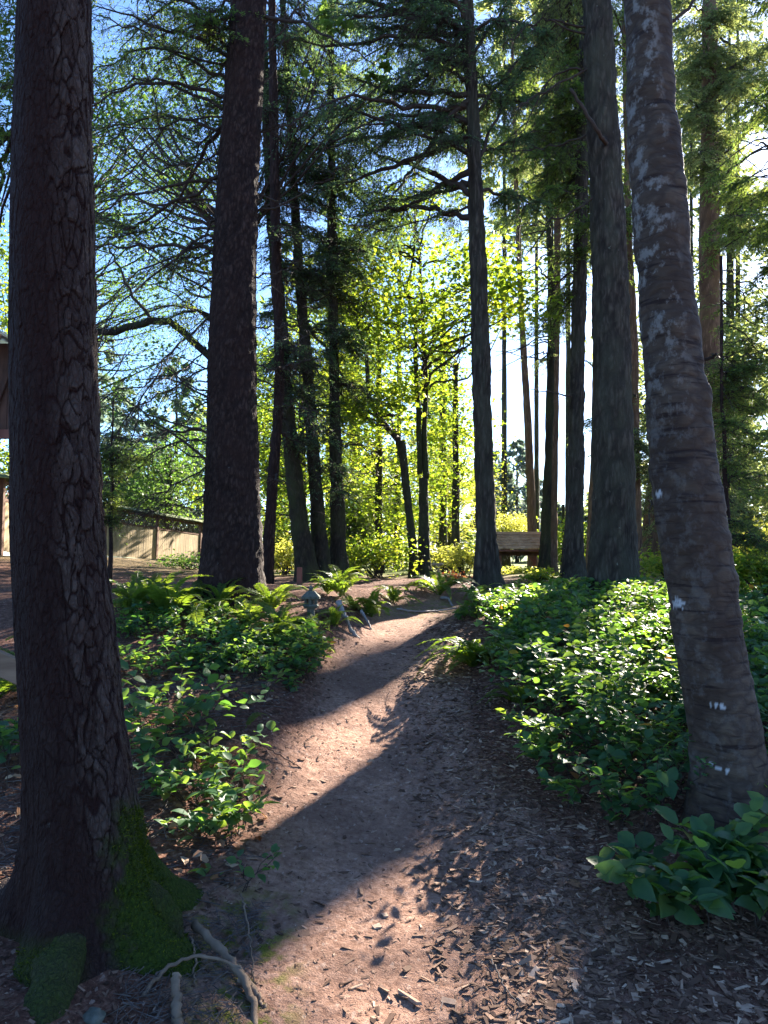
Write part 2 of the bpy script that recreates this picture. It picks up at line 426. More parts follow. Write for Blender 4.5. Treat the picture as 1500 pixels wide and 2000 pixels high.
def salal_mat():
    t = NT('salal_leaves'); a = t.attr('tint')
    col = t.ramp(a, [(0, (.012, .052, .03)), (.6, (.028, .09, .042)), (.93, (.06, .125, .035)), (.97, (.2, .14, .03)), (1, (.22, .06, .02))])
    v = t.noise(t.coords((1, 1, 1)), 60, 3)
    col = t.mix(t.rampv(v, .35, .7, 0, .35), col, (.09, .17, .05))
    p = t.bsdf(col, .5, bump=v, bstr=.25, bdist=.002, spec=.28)
    tr = t.n('ShaderNodeBsdfTranslucent'); t.l(t.ramp(a, [(0, (.10, .30, .035)), (.9, (.38, .52, .05)), (1, (.6, .3, .04))]), tr.inputs[0])
    mx = t.n('ShaderNodeMixShader'); mx.inputs[0].default_value = .43; t.l(p, mx.inputs[1]); t.l(tr.outputs[0], mx.inputs[2])
    t.end(mx.outputs[0])
salal_mat()
leaf_mat('dead_leaf', [(0, (.12, .06, .03)), (.6, (.25, .14, .08)), (1, (.42, .30, .2))], [(0, (.2, .08, .03)), (1, (.4, .2, .08))], .25, .6, .2)
leaf_mat('moss_green', [(0, (.014, .026, .003)), (.7, (.058, .085, .007)), (1, (.13, .15, .014))], [(0, (.04, .07, .004)), (1, (.12, .15, .008))], .3, .8, .1)
def bark(name, furrow, plate, alt, sc=(16, 16, 5), lich=None, lichth=.66, rough=.85, hor=False, bstr=.8, shade=.8, lsc=12):
    t = NT(name); v = t.coords(sc); big = t.coords((1, 1, .6))
    n0 = t.noise(v, .8, 5, .6); fine = t.noise(t.coords((1, 1, .35) if not hor else (.22, .22, 1)), 70, 5, .65)
    vv = t.n('ShaderNodeVectorMath', operation='ADD'); nn = t.n('ShaderNodeTexNoise'); nn.inputs['Scale'].default_value = 1.3; t.l(v, nn.inputs[0])
    t.l(v, vv.inputs[0]); t.l(nn.outputs['Color'], vv.inputs[1])
    edge = t.voro(vv.outputs[0], 1.0, 'DISTANCE_TO_EDGE')
    pf = t.math('MULTIPLY', t.rampv(edge, .02, .25, 1-shade, 1), t.attr('plate'))
    col = t.mix(pf, furrow, plate)
    col = t.mix(t.rampv(t.noise(big, 3.5, 5), .4, .62), col, t.mix(.6, col, alt))
    col = t.mix(t.rampv(fine, .3, .7, .6, 0), col, t.mix(.5, col, (furrow[0]*.35, furrow[1]*.35, furrow[2]*.35)))
    if hor:
        ln = t.noise(t.coords((3, 3, 38)), 1.0, 4, .6); col = t.mix(t.rampv(ln, .56, .66), col, (.02, .013, .012))
    if lich:
        lf = t.math('MULTIPLY', t.rampv(t.noise(t.coords((1, 1, .8)), lsc, 8, .68), lichth, lichth+.09), t.attr('lichen'))
        col = t.mix(lf, col, lich)
    col = t.mix(t.attr('pale'), col, (.40, .41, .42))
    mn = t.noise(t.coords(), 90, 4)
    mossc = t.ramp(mn, [(.3, (.014, .026, .004)), (.7, (.042, .062, .006))])
    col = t.mix(t.attr('moss'), col, mossc)
    hgt = t.math('ADD', t.math('MULTIPLY', t.rampv(edge, 0, .3), .7), t.math('MULTIPLY', fine, .5))
    return t.end(t.bsdf(col, rough, bump=hgt, bstr=bstr, bdist=.012, spec=.15))
bark('bark_scaly', (.017, .0065, .0055), (.085, .062, .053), (.026, .010, .008), (52, 52, 20), (.20, .21, .19), .68, bstr=.9, shade=.5)
bark('bark_ridged', (.013, .0065, .0055), (.060, .036, .029), (.03, .014, .011), (26, 26, 9), (.24, .24, .23), .70)
bark('bark_fir', (.020, .015, .012), (.090, .073, .056), (.06, .06, .04), (17, 17, 3.0), (.22, .24, .19), .66)
bark('bark_blister', (.048, .035, .029), (.092, .068, .050), (.032, .02, .015), (9, 9, 14), (.165, .158, .15), .51, .8, True, .5)
bark('bark_red', (.09, .05, .035), (.27, .17, .12), (.20, .13, .07), (20, 20, 3), (.2, .2, .14), .7)
bark('bark_mossy', (.018, .014, .010), (.052, .042, .028), (.05, .06, .02), (24, 24, 7), (.2, .2, .17), .72)
def simple_wood(name, a, b, sc=(3, 3, 40), rough=.8, nscale=1.0, bstr=.4):
    t = NT(name); n = t.noise(t.coords(sc), nscale, 5, .6); n2 = t.noise(t.coords(), 3, 3)
    col = t.mix(t.rampv(n, .3, .7), a, b); col = t.mix(t.rampv(n2, .45, .7, 0, .5), col, tuple(x*.55 for x in a))
    col = t.mix(t.rampv(t.attr('tint'), 0, 1, .35, 0), col, tuple(x*.4 for x in a))
    return t.end(t.bsdf(col, rough, bump=n, bstr=bstr, bdist=.004, spec=.2))
simple_wood('twig_bark', (.028, .020, .016), (.07, .052, .042), (12, 12, 12))
simple_wood('dead_twig', (.07, .055, .05), (.17, .145, .13), (12, 12, 12))
simple_wood('fence_wood', (.28, .21, .12), (.46, .36, .22), (14, 14, 1.2))
simple_wood('fence_trim', (.12, .065, .045), (.2, .11, .075), (14, 14, 1.5))
simple_wood('plank_wood', (.17, .11, .075), (.30, .205, .14), (2, 14, 20))
simple_wood('cedar_roof', (.42, .245, .155), (.62, .41, .29), (6, 6, 20))
simple_wood('dark_timber', (.05, .025, .018), (.12, .06, .042), (12, 12, 2))
simple_wood('red_timber', (.16, .06, .045), (.24, .10, .07), (12, 12, 2))
simple_wood('root_wood', (.12, .08, .055), (.30, .215, .15), (10, 10, 10))
simple_wood('bleached_wood', (.20, .18, .17), (.36, .33, .31), (10, 10, 30))
simple_wood('chip_wood', (.20, .13, .10), (.36, .25, .19), (30, 30, 30))
def chip_mat():
    t = NT('wood_chip'); a = t.attr('tint')
    col = t.ramp(a, [(0, (.04, .021, .013)), (.5, (.14, .080, .054)), (.85, (.28, .175, .12)), (1, (.48, .345, .25))])
    n = t.noise(t.coords((60, 60, 60)), 1, 4); col = t.mix(t.rampv(n, .35, .65, .5, 0), col, t.mix(.5, col, (.05, .03, .025)))
    t.end(t.bsdf(col, .85, bump=n, bstr=.4, bdist=.002, spec=.15))
chip_mat()
def simple(name, a, b, sc, rough, bstr=.5, bdist=.01, spec=.3, metal=0):
    t = NT(name); n = t.noise(t.coords(), sc, 6, .6)
    t.end(t.bsdf(t.mix(t.rampv(n, .3, .7), a, b), rough, bump=n, bstr=bstr, bdist=bdist, spec=spec, metal=metal))
simple('grey_stone', (.045, .05, .035), (.12, .12, .10), 22, .85)
simple('bronze', (.10, .075, .05), (.22, .14, .09), 16, .5, .2, .005, .5, .6)
simple('metal_roof', (.28, .33, .42), (.36, .42, .52), 4, .35, .1, .01, .5, .3)
simple('concrete', (.4, .42, .38), (.55, .57, .52), 9, .9)
simple('rope', (.12, .09, .06), (.2, .16, .11), 60, .9)
simple('mossy_board', (.05, .075, .02), (.13, .15, .06), 14, .95)
def ground_mats():
    for nm in ('trail_dirt', 'forest_duff'):
        t = NT(nm); co = t.coords()
        n1 = t.noise(co, 1.6, 6, .6); n2 = t.noise(co, 26, 6, .7); n3 = t.noise(co, 120, 4, .7); tr = t.attr('trail')
        duff = t.ramp(n2, [(.30, (.034, .016, .011)), (.5, (.11, .052, .036)), (.68, (.22, .125, .09))])
        dirt = t.ramp(n2, [(.32, (.17, .09, .062)), (.5, (.31, .182, .13)), (.7, (.45, .288, .215))])
        dirt = t.mix(t.rampv(n1, .4, .62), dirt, t.mix(.65, dirt, (.13, .075, .058)))
        col = t.mix(tr, duff, dirt)
        col = t.mix(t.rampv(n3, .56, .70, 0, .7), col, (.05, .030, .025))
        v = t.n('ShaderNodeTexVoronoi'); v.inputs['Scale'].default_value = 85; t.l(t.coords((1, .6, 1)), v.inputs[0])
        col = t.mix(t.rampv(v.outputs['Color'], .83, .95, 0, .6), col, (.42, .31, .25))
        mo = t.math('MULTIPLY', t.attr('mossy'), t.rampv(t.noise(co, 12, 5), .46, .6))
        col = t.mix(mo, col, t.ramp(n3, [(.3, (.06, .075, .012)), (.7, (.17, .17, .03))]))
        gr = t.attr('meadow'); col = t.mix(gr, col, t.ramp(n2, [(.3, (.08, .12, .02)), (.7, (.2, .23, .05))]))
        h = t.math('ADD', n2, t.math('MULTIPLY', n3, .5))
        t.end(t.bsdf(col, .95, bump=h, bstr=.9, bdist=.02, spec=.1))
ground_mats()
# ------------------------------------------------------------------ ground and trail (one sheet, split along the trail's edge)
def axis(lo, hi, step, far, grow, cap):
    a = [lo]; s_ = step
    left = []
    x = lo
    while x > -far: s_ = min(s_*grow, cap); x -= s_; left.append(x)
    mid = list(np.arange(lo, hi, step)); s_ = step; right = []; x = mid[-1]
    while x < far: s_ = min(s_*grow, cap); x += s_; right.append(x)
    return np.array(left[::-1]+mid+right)
gx = axis(-2.6, 2.8, .028, 420, 1.09, 60); gy = axis(1.6, 7.2, .028, 650, 1.06, 60)
gy = gy[gy > -40]
X, Y = np.meshgrid(gx, gy); nx, ny = len(gx), len(gy)
x, y = X.ravel(), Y.ravel(); U = trail_u(x, y); Z = H(x, y, U)
P3 = np.stack([x, y, np.zeros_like(x)], 1)
near = sstep(14, 4, y)*sstep(6, 2.5, np.abs(x))
Z = Z + near*(.006*fbm(P3*9, 3, 21) + .0035*vnoise(P3*30, 9))
# scuffed hollows and the eroded bank under the big left tree
edge_n = .22*fbm(P3*1.3, 3, 31)
trailw = sstep(1.25, .8, np.abs(U)+edge_n)*sstep(-8, 1, y)
pxx, pyy, ff = project(np.stack([x, y, Z], 1))
for hx, hy, hr, hd in ((470, 1805, .05, .07), (462, 1850, .05, .07), (485, 1780, .035, .05), (425, 1815, .05, .05)):
    g = ground([hx], [hy])[0]; Z = Z - hd*np.exp(-((x-g[0])**2+(y-g[1])**2)/(2*(hr*.6)**2))
mossy = sstep(150, 40, np.abs(pxx-470))*sstep(1700, 1800, pyy)*(ff > 0)
mossy = np.maximum(mossy, sstep(220, 60, np.abs(pxx-860))*sstep(25, 8, np.abs(pyy-1190))*.7*(ff > 0))
meadow = np.maximum(sstep(13, 18, y), 0)*np.where(x < -3, .25, 1)*sstep(-18, -8, x*1.0+0)*.9
meadow = np.maximum(meadow, sstep(36, 44, y))
Vg = np.stack([x, y, Z], 1)
idx = np.arange(nx*ny).reshape(ny, nx)
F = np.stack([idx[:-1, :-1], idx[:-1, 1:], idx[1:, 1:], idx[1:, :-1]], -1).reshape(-1, 4)
tf = trailw[F].mean(1) > .5
tf &= (Vg[F[:, 0], 1] > -2) & (Vg[F[:, 0], 1] < 12.5)
for nm, m in (('trail', tf), ('ground', ~tf)):
    f = F[m]; used, inv = np.unique(f, return_inverse=True); f = inv.reshape(-1, 4)
    mb = MB(); mb.add(Vg[used], f, smooth=True, trail=trailw[used], mossy=mossy[used], meadow=meadow[used])
    mb.build(nm, 'trail_dirt' if nm == 'trail' else 'forest_duff', kind='structure',
             label='packed brown dirt footpath winding uphill through the trees' if nm == 'trail' else 'forest floor of reddish needle litter and soil', cat='path' if nm == 'trail' else 'ground')
# ------------------------------------------------------------------ trees
UP = np.array([0, 0, 1.0])
class Tree:
    def __init__(s, name, label, base, group=None, cat='tree', seed=1):
        s.root = empty(name, base, label, cat, group); s.base = np.asarray(base, float)
        s.rng = np.random.default_rng(seed); s.lv = []; s.nb = 0; s.small = MB(); s.smallmat = 'twig_bark'; s.prunelimbs = False
    def trunk(s, d, edges, mat, style='fir', top=16., flare=.35, fh=.35, lobes=(5, .12, 0.3), amp=.012, group=None, sides=None, dz=None, part='trunk', lichen=1., spots=(), moss=None, lean_top=0.):
        e = np.array(sorted(edges, key=lambda q: -q[0]), float)
        zs, xs, rs = [], [], []
        for py, l, r in e:
            p = at((l+r)/2, py, d); zs.append(p[2]); xs.append(p[0]); rs.append((r-l)/2*d/FPX)
        zs, xs, rs = np.array(zs), np.array(xs), np.array(rs)
        zb = s.base[2]
        o = np.argsort(zs); zs, xs, rs = zs[o], xs[o], rs[o]
        slope = (xs[-1]-xs[-2])/max(zs[-1]-zs[-2], .1)*.7
        vis = CAMZ + d*.86
        if top > zs[-1]+.5:
            ext = np.linspace(zs[-1], top, 6)[1:]
            xs = np.concatenate([xs, xs[-1]+slope*(ext-zs[-1])]); rs = np.concatenate([rs, np.maximum(.015, rs[-1]*(1-(ext-zs[-1])/(top+3-zs[-1])))]); zs = np.concatenate([zs, ext])
        if sides is None: sides = 300 if d < 3.5 else 130 if d < 6 else 72 if d < 10 else 36 if d < 15 else 20
        if dz is None: dz = .0065 if d < 3.5 else .014 if d < 6 else .03 if d < 10 else .07 if d < 15 else .18
        z1 = min(vis, top)
        z = np.concatenate([np.arange(zb-.3, z1, dz), np.linspace(z1, top, 14)]) if top > z1+.3 else np.arange(zb-.3, top, dz)
        f = 9 if len(zs) > 3 else 1
        zz = np.linspace(min(zb-.4, zs[0]), zs[-1], 400)
        kk = np.hanning(41); kk /= kk.sum()
        sm = lambda a: np.convolve(np.pad(np.interp(zz, zs, a), 20, mode='edge'), kk, 'valid')
        cx_, rr = np.interp(z, zz, sm(xs)), np.interp(z, zz, sm(rs))
        s.cz, s.cx, s.cr, s.cd, s.top = zz, sm(xs), sm(rs), d, top
        th = np.arange(sides)/sides*2*np.pi - np.pi/2 + np.pi      # seam behind
        Zg, TH = np.meshgrid(z, th, indexing='ij'); R0 = np.repeat(rr[:, None], sides, 1)
        k, la, lp = lobes
        fl = np.exp(-np.maximum(Zg-zb, -.1)/fh)
        R = R0*(1+fl*flare*(1+2.2*la*np.cos(k*TH+lp)+la*np.cos((k-2)*TH+2*lp)) + la*.25*np.cos(k*TH+lp+Zg*.25))
        P = np.stack([np.cos(TH)*R0, np.sin(TH)*R0, Zg], -1).reshape(-1, 3) + s.base[0]
        plate = np.ones(len(P)); disp = np.zeros(len(P))
        mod = np.ones(len(P))
        if style in ('scaly', 'ridged', 'fir'):
            sc = {'scaly': (26, 26, 8.5), 'ridged': (24, 24, 8), 'fir': (17, 17, 3.0)}[style]
            q = P*np.array(sc); q = q + (.75 if style == 'scaly' else .55)*np.stack([vnoise(q*.9, 41), vnoise(q*.9, 42), vnoise(q*.9, 43)], 1)
            d1, d2, cid = worley(q, 5); ee = d2-d1
            plate = sstep(.03, .12 if style == 'scaly' else .30, ee)*(.55+.75*cid if style == 'scaly' else 1.)
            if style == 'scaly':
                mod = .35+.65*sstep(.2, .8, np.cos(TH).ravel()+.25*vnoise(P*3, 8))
            fz_ = (q[:, 2]*1.0) % 1.0
            disp = amp*mod*(sstep(.0, .10 if style == 'scaly' else .35, ee) - .6 + (1.7 if style == 'scaly' else .9)*(cid-.5)) + amp*.5*mod*fbm(P*np.array((40, 40, 18)), 3, 11) + amp*.8*vnoise(P*np.array((5, 5, 2.)), 12)
            plate = plate*np.clip(.15+.85*(mod-.35)/.65 if style == 'scaly' else 1., 0, 1)  # paler right flank: grey scales, with sky light put into their colour
        else:
            disp = amp*(fbm(P*np.array((5, 5, 9)), 4, 61)+.35*fbm(P*np.array((14, 14, 46)), 3, 66)) + amp*1.6*vnoise(P*np.array((3, 3, 2.)), 64)
            kn = worley(P*np.array((3.2, 3.2, 2.6)), 70)[0]; disp = disp + amp*2.2*sstep(.22, .05, kn)
        R = R.ravel() + disp
        V = np.stack([np.cos(TH.ravel())*R, np.sin(TH.ravel())*R, Zg.ravel()], 1)
        V[:, 0] += np.repeat(cx_, sides); V[:, 1] += d
        n = len(z); i = np.arange(n-1)[:, None]*sides; j = np.arange(sides)[None]; j2 = (j+1) % sides
        Fq = np.stack([i+j, i+j2, i+sides+j2, i+sides+j], -1).reshape(-1, 4)
        px, py, ff = project(V); front = V[:, 1] < d
        pale = np.zeros(len(V))
        for (sx, sy, ax, ay) in spots:
            qd = ((px-sx)/ax)**2+((py-sy)/ay)**2 + 1.1*fbm(P*80, 3, 77)
            pale = np.maximum(pale, sstep(1.2, .7, qd)*front)
        ms = np.zeros(len(V)) if moss is None else moss(px, py, V, TH.ravel(), front)
        mb = MB(); mb.add(V, Fq, smooth=True, plate=plate, lichen=np.full(len(V), lichen) if not callable(lichen) else lichen(px, py, TH.ravel()), pale=pale, moss=ms)
        s.trunk_obj = mb.build(part, mat, s.root); s.tV, s.tN, s.tM = V, np.stack([np.cos(TH.ravel()), np.sin(TH.ravel()), 0*TH.ravel()], 1), ms
        return s
    def on(s, z):
        return np.array([np.interp(z, s.cz, s.cx), s.cd, z]), float(np.interp(z, s.cz, s.cr))
    def zat(s, py): return at(750, py, s.cd)[2]
    def limb(s, pts, r0, r1, n_tw=0, tlen=.5, m=14, ll=.07, lw=.018, droop=.35, start=.25, wood='twig_bark', n=14, bare=0., own=True, sides=6, twr=.005, jit=.02, leaves=True, tint=(0, 1)):
        n_tw, m, lw = (int(n_tw*1.35), int(m*1.4), lw*1.3) if leaves else (n_tw, m, lw)
        P = spline(pts, n); P[1:] += s.rng.normal(0, jit, P[1:].shape)
        if n_tw and own is not None and s.prunelimbs:
            G_ = sun_ground(P); qx, qy, qf = project(G_)
            if (in_lit(qx, qy) & (P[:, 2]-G_[:, 2] > 1.3) & (G_[:, 1] > .5)).sum() >= 2 and s.rng.random() < .85: return
        rad = np.linspace(1, 0, n)**.8*(r0-r1)+r1
        mb = MB() if own else s.small
        V, Fs = tube(P, rad, sides); mb.add(V, Fs, smooth=True)
        if n_tw:
            g = s.rng; t = np.sort(start+(1-start)*g.random(n_tw)); f = t*(n-1); i = np.minimum(f.astype(int), n-2); w = (f-i)[:, None]
            O = P[i]*(1-w)+P[i+1]*w; T = unit(P[i+1]-P[i]); lat = unit(np.cross(T, UP))
            sg = np.where(g.random(n_tw) < .5, -1., 1.)[:, None]
            D = unit(T*.55+lat*sg*(.55+.4*g.random((n_tw, 1)))+UP*(g.random((n_tw, 1))*.5-.3))
            l = tlen*(1-.5*t)*(.45+.75*g.random(n_tw))
            ok = ~(sunny_mask(O+D*(l*.3)[:, None], g) | sunny_mask(O+D*(l*.9)[:, None]-UP*(droop*l*.8)[:, None], g)); O, D, l, t = O[ok], D[ok], l[ok], t[ok]; n_tw = len(t)
            tau = np.linspace(.0, 1, 4)
            Q = O[:, None]+D[:, None]*l[:, None, None]*tau[None, :, None] - UP*(droop*l)[:, None, None]*(tau**2)[None, :, None]
            for k in range(3):
                V, F = sticks(Q[:, k].reshape(-1, 3), Q[:, k+1].reshape(-1, 3), twr*(1-k*.28), twr*(.72-k*.28)); mb.add(V, F)
            # finer side twigs, also on dead limbs
            k2 = max(2, int(m*.42)); tt = g.random((n_tw, k2))*.8+.15
            C = O[:, None]+D[:, None]*(l[:, None]*tt)[..., None] - UP*(droop*l[:, None]*tt**2)[..., None]
            dd = unit(D[:, None]-UP*(2*droop*tt)[..., None]); l2 = unit(np.cross(dd, UP))
            s2 = np.where(g.random((n_tw, k2)) < .5, -1., 1.)[..., None]
            E = C+unit(dd*.7+l2*s2*.7+g.normal(0, .25, C.shape))*(l[:, None]*.38*(1-tt*.6))[..., None]-UP*(l[:, None]*.08)[..., None]
            V, F = sticks(C.reshape(-1, 3), E.reshape(-1, 3), twr*.45, twr*.25); mb.add(V, F)
            if leaves:
                keep = g.random(n_tw) >= bare
                tt = g.random((n_tw, m*2))*.95+.05
                C = O[:, None]+D[:, None]*(l[:, None]*tt)[..., None] - UP*(droop*l[:, None]*tt**2)[..., None]
                dd = unit(D[:, None]-UP*(2*droop*tt)[..., None]); l2 = unit(np.cross(dd, UP))
                s2 = np.where(g.random((n_tw, m*2)) < .5, -1., 1.)[..., None]
                spread = (l[:, None]*.30*(1-tt*.7)*g.random(tt.shape))[..., None]
                C = C+(l2*s2+g.normal(0, .18, C.shape))*spread - UP*spread*.35
                ax = unit(dd*.75+l2*s2*(.35+.5*g.random(tt.shape))[..., None]+g.normal(0, .3, C.shape))
                nr = unit(UP+g.normal(0, .4, C.shape))
                L = ll*(.6+.7*g.random(tt.shape))*(1-.3*tt)
                tb = g.random((n_tw, 1))*.5; tn = np.clip(tb+g.random(tt.shape)*.5, 0, 1)*(tint[1]-tint[0])+tint[0]
                C, ax, nr, L, tn = (a[keep].reshape(-1, *a.shape[2:]) for a in (C, ax, nr, L, tn))
                s.lv.append((C, ax, nr, L, L*lw/ll, tn))
        if own:
            s.nb += 1
            return mb.build('branch', wood, s.root)
    def reach(s, T, up=.25, r0=None, **kw):
        """a limb from the trunk out to the point T"""
        T = np.asarray(T, float); b0, _ = s.on(T[2]); hd = np.linalg.norm((T-b0)[:2])
        z0 = np.clip(T[2]+up*hd, s.base[2]+.8, s.top-.3); A, r = s.on(z0)
        if r0 is None: r0 = min(r*.45, .010+.009*hd)
        mid = A*.45+T*.55+UP*(.07*hd+.06*hd*s.rng.normal())*(1 if up >= 0 else -.3)+s.rng.normal(0, .06*hd, 3)
        s.limb([A, A*.8+T*.2+UP*.03*hd, mid, T], r0, .005, own=s.nb < 95, **kw)
    def fill(s, cx, cy, rx, ry, d, dd, n, up=(.0, .35), **kw):
        s.prunelimbs = True
        for k in range(n):
            while 1:
                a, b = s.rng.uniform(-1, 1, 2)
                if a*a+b*b <= 1: break
            s.reach(at(cx+a*rx, cy+b*ry, max(2., d+s.rng.uniform(-dd, dd))), up=s.rng.uniform(*up), **kw)
        s.prunelimbs = False
    def cluster(s, C, r, n, L, flat=.55, wl=.9, tint=(0, 1), tilt=.45):
        g = s.rng; c = C+g.normal(0, 1, (n, 3))*np.array([r, r, r*flat])*.55
        a = g.random(n)*6.283; ax = np.stack([np.cos(a), np.sin(a), -.35+.3*g.normal(size=n)], 1)
        nr = unit(UP+g.normal(0, tilt, (n, 3)))
        LL = L*(.55+.75*g.random(n)); tn = np.clip(g.random()*.45+g.random(n)*.55, 0, 1)*(tint[1]-tint[0])+tint[0]
        s.lv.append((c, ax, nr, LL, LL*wl, tn))
    def leafy(s, cx, cy, rx, ry, d, dd, n, r=.4, nl=60, L=.11, wl=.95, up=(-.7, -.2), flat=.5, tw=True, **kw):
        """leafy limbs to n points of a region, each ending in a loose cluster"""
        for k in range(n):
            while 1:
                a, b = s.rng.uniform(-1, 1, 2)
                if a*a+b*b <= 1: break
            nl_ = int(nl*2.1); T = at(cx+a*rx, cy+b*ry, max(2., d+s.rng.uniform(-dd, dd)))
            if s.nb < 60 and tw: s.reach(T, up=s.rng.uniform(*up), n_tw=7, tlen=.6, m=5, leaves=False, start=.4, droop=.1)
            elif tw: s.reach(T, up=s.rng.uniform(*up), n_tw=3, tlen=.5, m=3, leaves=False, start=.5, droop=.1)
            s.cluster(T, r*1.1, nl_, L*.82, flat, wl, **kw)
    def finish(s, mat, shape='needle', name='crown', prune=.985, mat2=None):
        if s.small.n: s.small.build('twigs', s.smallmat, s.root)
        if not s.lv: return s
        C, ax, nr, L, W, tn = (np.concatenate([q[k] for q in s.lv]) for k in range(6))
        px, py, ff = project(C)
        inview = (ff > .3) & (px > -200) & (px < 1700) & (py > -260) & (py < 2100)
        g = sun_ground(C); gx_, gy_, gf = project(g)
        shade = (g[:, 0] > -3.2) & (g[:, 0] < 4.5) & (g[:, 1] > 1.2) & (g[:, 1] < 11.5)
        keep = inview | shade
        lit = in_lit(gx_, gy_) & (C[:, 2]-g[:, 2] > 1.3) & (s.rng.random(len(C)) < prune) & (g[:, 1] > .5)
        far = in_lit(gx_, gy_, LIT_FAR) & (C[:, 2]-g[:, 2] > 4) & (s.rng.random(len(C)) < .3)
        keep &= ~lit & ~far & ~sunny_mask(C, s.rng)
        if not keep.any(): return s
        mb = MB(); leaf_mesh(mb, C[keep], ax[keep], nr[keep], L[keep], W[keep], shape, tint=tn[keep])
        mb.build(name, mat, s.root); s.count = int(keep.sum())
        return s
def base_at(px, d):
    x = at(px, HORIZON, d)[0]; return np.array([x, d, H1(x, d)])
# --- the big scaly trunk close on the left, mossy at its foot
def t1_moss(px, py, V, TH, front):
    n = vnoise(V*14, 91)*.35
    zz = V[:, 2]-b1[2]
    right = sstep(195, 265, px+n*90+25*vnoise(V*40, 95))*sstep(1530, 1650, py-.25*(px-250)+n*90)
    low = sstep(1800, 1880, py+n*40)*sstep(190, 120, px)*.6
    return np.clip(np.maximum(right, low), 0, 1)
b1 = base_at(168, 2.95)
t1 = Tree('scaly_bark_tree', 'large dark trunk with scaly red-brown bark and green moss at its foot', b1, seed=11)
t1.trunk(2.95, [(0, 38, 173), (250, 30, 176), (500, 25, 178), (900, 28, 188), (1200, 38, 208), (1400, 50, 234), (1550, 70, 256), (1720, 78, 280)], 'bark_scaly', 'scaly', top=17, flare=.62, fh=.16, lobes=(5, .16, 1.9), amp=.0075, moss=t1_moss, lichen=.6)
# moss tufts standing on the bark
sel = np.nonzero((t1.tM > .45) & (t1.tV[:, 1] < 3.1))[0]; sel = RNG.choice(sel, 9000)
mv = t1.tV[sel]+RNG.normal(0, .003, (9000, 3)); mn_ = t1.tN[sel]
mm = MB(); leaf_mesh(mm, mv-mn_*.003, unit(mn_*.7+UP*.35+RNG.normal(0, .5, mv.shape)), unit(RNG.normal(0, 1, mv.shape)), .008+.014*RNG.random(9000), .004, 'needle'); mm.build('moss', 'moss_green', t1.root)
# spreading roots of the same tree
for pts, r0, r1, mo in (([(185, 1730, 2.95), (265, 1745, 2.92), (322, 1790, 2.9), (350, 1850, 2.86)], .10, .03, 1.), ([(160, 1770, 2.9), (125, 1850, 2.7), (95, 1950, 2.5), (60, 2080, 2.3)], .105, .07, .8), ([(120, 1740, 2.95), (30, 1760, 2.95), (-60, 1800, 2.9)], .12, .06, .0)):
    P = spline([at(*p) for p in pts], 40); V, Fs = tube(P, np.linspace(r0, r1, 40), 40)
    dn = .012*fbm(V*14, 4, 71); V = V + unit(V-np.concatenate([np.repeat(P, 40, 0), P[:1], P[-1:]]))*dn[:, None]
    m_ = np.clip(mo*(.85+.6*vnoise(V*9, 73)), 0, 1)
    mb = MB(); mb.add(V, Fs, smooth=True, plate=np.full(len(V), .7), lichen=np.zeros(len(V)), pale=np.zeros(len(V)), moss=m_); ro = mb.build('root', 'bark_scaly', t1.root)
    k = RNG.choice(len(V)-2, 2500); k = k[(m_[k] > .4)]
    if len(k):
        nn_ = unit(V[k]-np.repeat(P, 40, 0)[k]); mm = MB(); leaf_mesh(mm, V[k]+RNG.normal(0, .003, (len(k), 3)), unit(nn_*.7+RNG.normal(0, .5, nn_.shape)), unit(RNG.normal(0, 1, nn_.shape)), .006+.012*RNG.random(len(k)), .004, 'needle'); mm.build('moss', 'moss_green', ro)
# boughs hanging from it, out to the left of the trunk
t1.fill(-30, 150, 90, 230, 4.2, .8, 7, up=(.0, .5), n_tw=22, tlen=.5, m=12, ll=.045, lw=.010, twr=.003)
t1.fill(-40, 480, 60, 120, 5, .8, 4, up=(.0, .5), n_tw=20, tlen=.5, m=12, ll=.045, lw=.010, twr=.003)
t1.finish('needles_green')

# --- ridged dark trunk left of the trail with its many dead limbs
b2 = base_at(448, 8.0)
t2 = Tree('dead_limbed_conifer', 'thick ridged dark trunk left of the trail with bare drooping limbs', b2, seed=12)
t2.trunk(8.0, [(0, 450, 522), (250, 430, 511), (500, 415, 501), (750, 404, 500), (1000, 401, 508), (1140, 392, 510)], 'bark_ridged', 'ridged', top=19, flare=.16, fh=.3, lobes=(4, .15, .4), amp=.013, lichen=1.)
def px_limb(t, L, r0, r1=.005, dsh=.8, **kw):
    """limb that passes the listed photo pixels, drifting in depth"""
    n = len(L); k = t.rng.uniform(-dsh, dsh); off = t.rng.uniform(.0, .1)
    pts = [at(a, b, t.cd+(k*(i/(n-1))**1.3 if i else 0)) for i, (a, b) in enumerate(L)]
    c0, r_ = t.on(pts[0][2]-.0)
    if np.hypot(pts[0][0]-c0[0], 0) < 1.2 and t.cd == t.cd: pts = [c0*.8+pts[0]*.2] + ([pts[0]] if abs(pts[0][0]-c0[0]) > r_*1.15 else []) + pts[1:]
    t.limb(pts, r0, r1, **kw)
dead = dict(n_tw=34, tlen=.75, m=14, leaves=False, droop=.45, start=.12, twr=.0045)
live = dict(n_tw=30, tlen=.7, m=15, ll=.055, lw=.013, droop=.4, start=.3, bare=.35, twr=.0045)
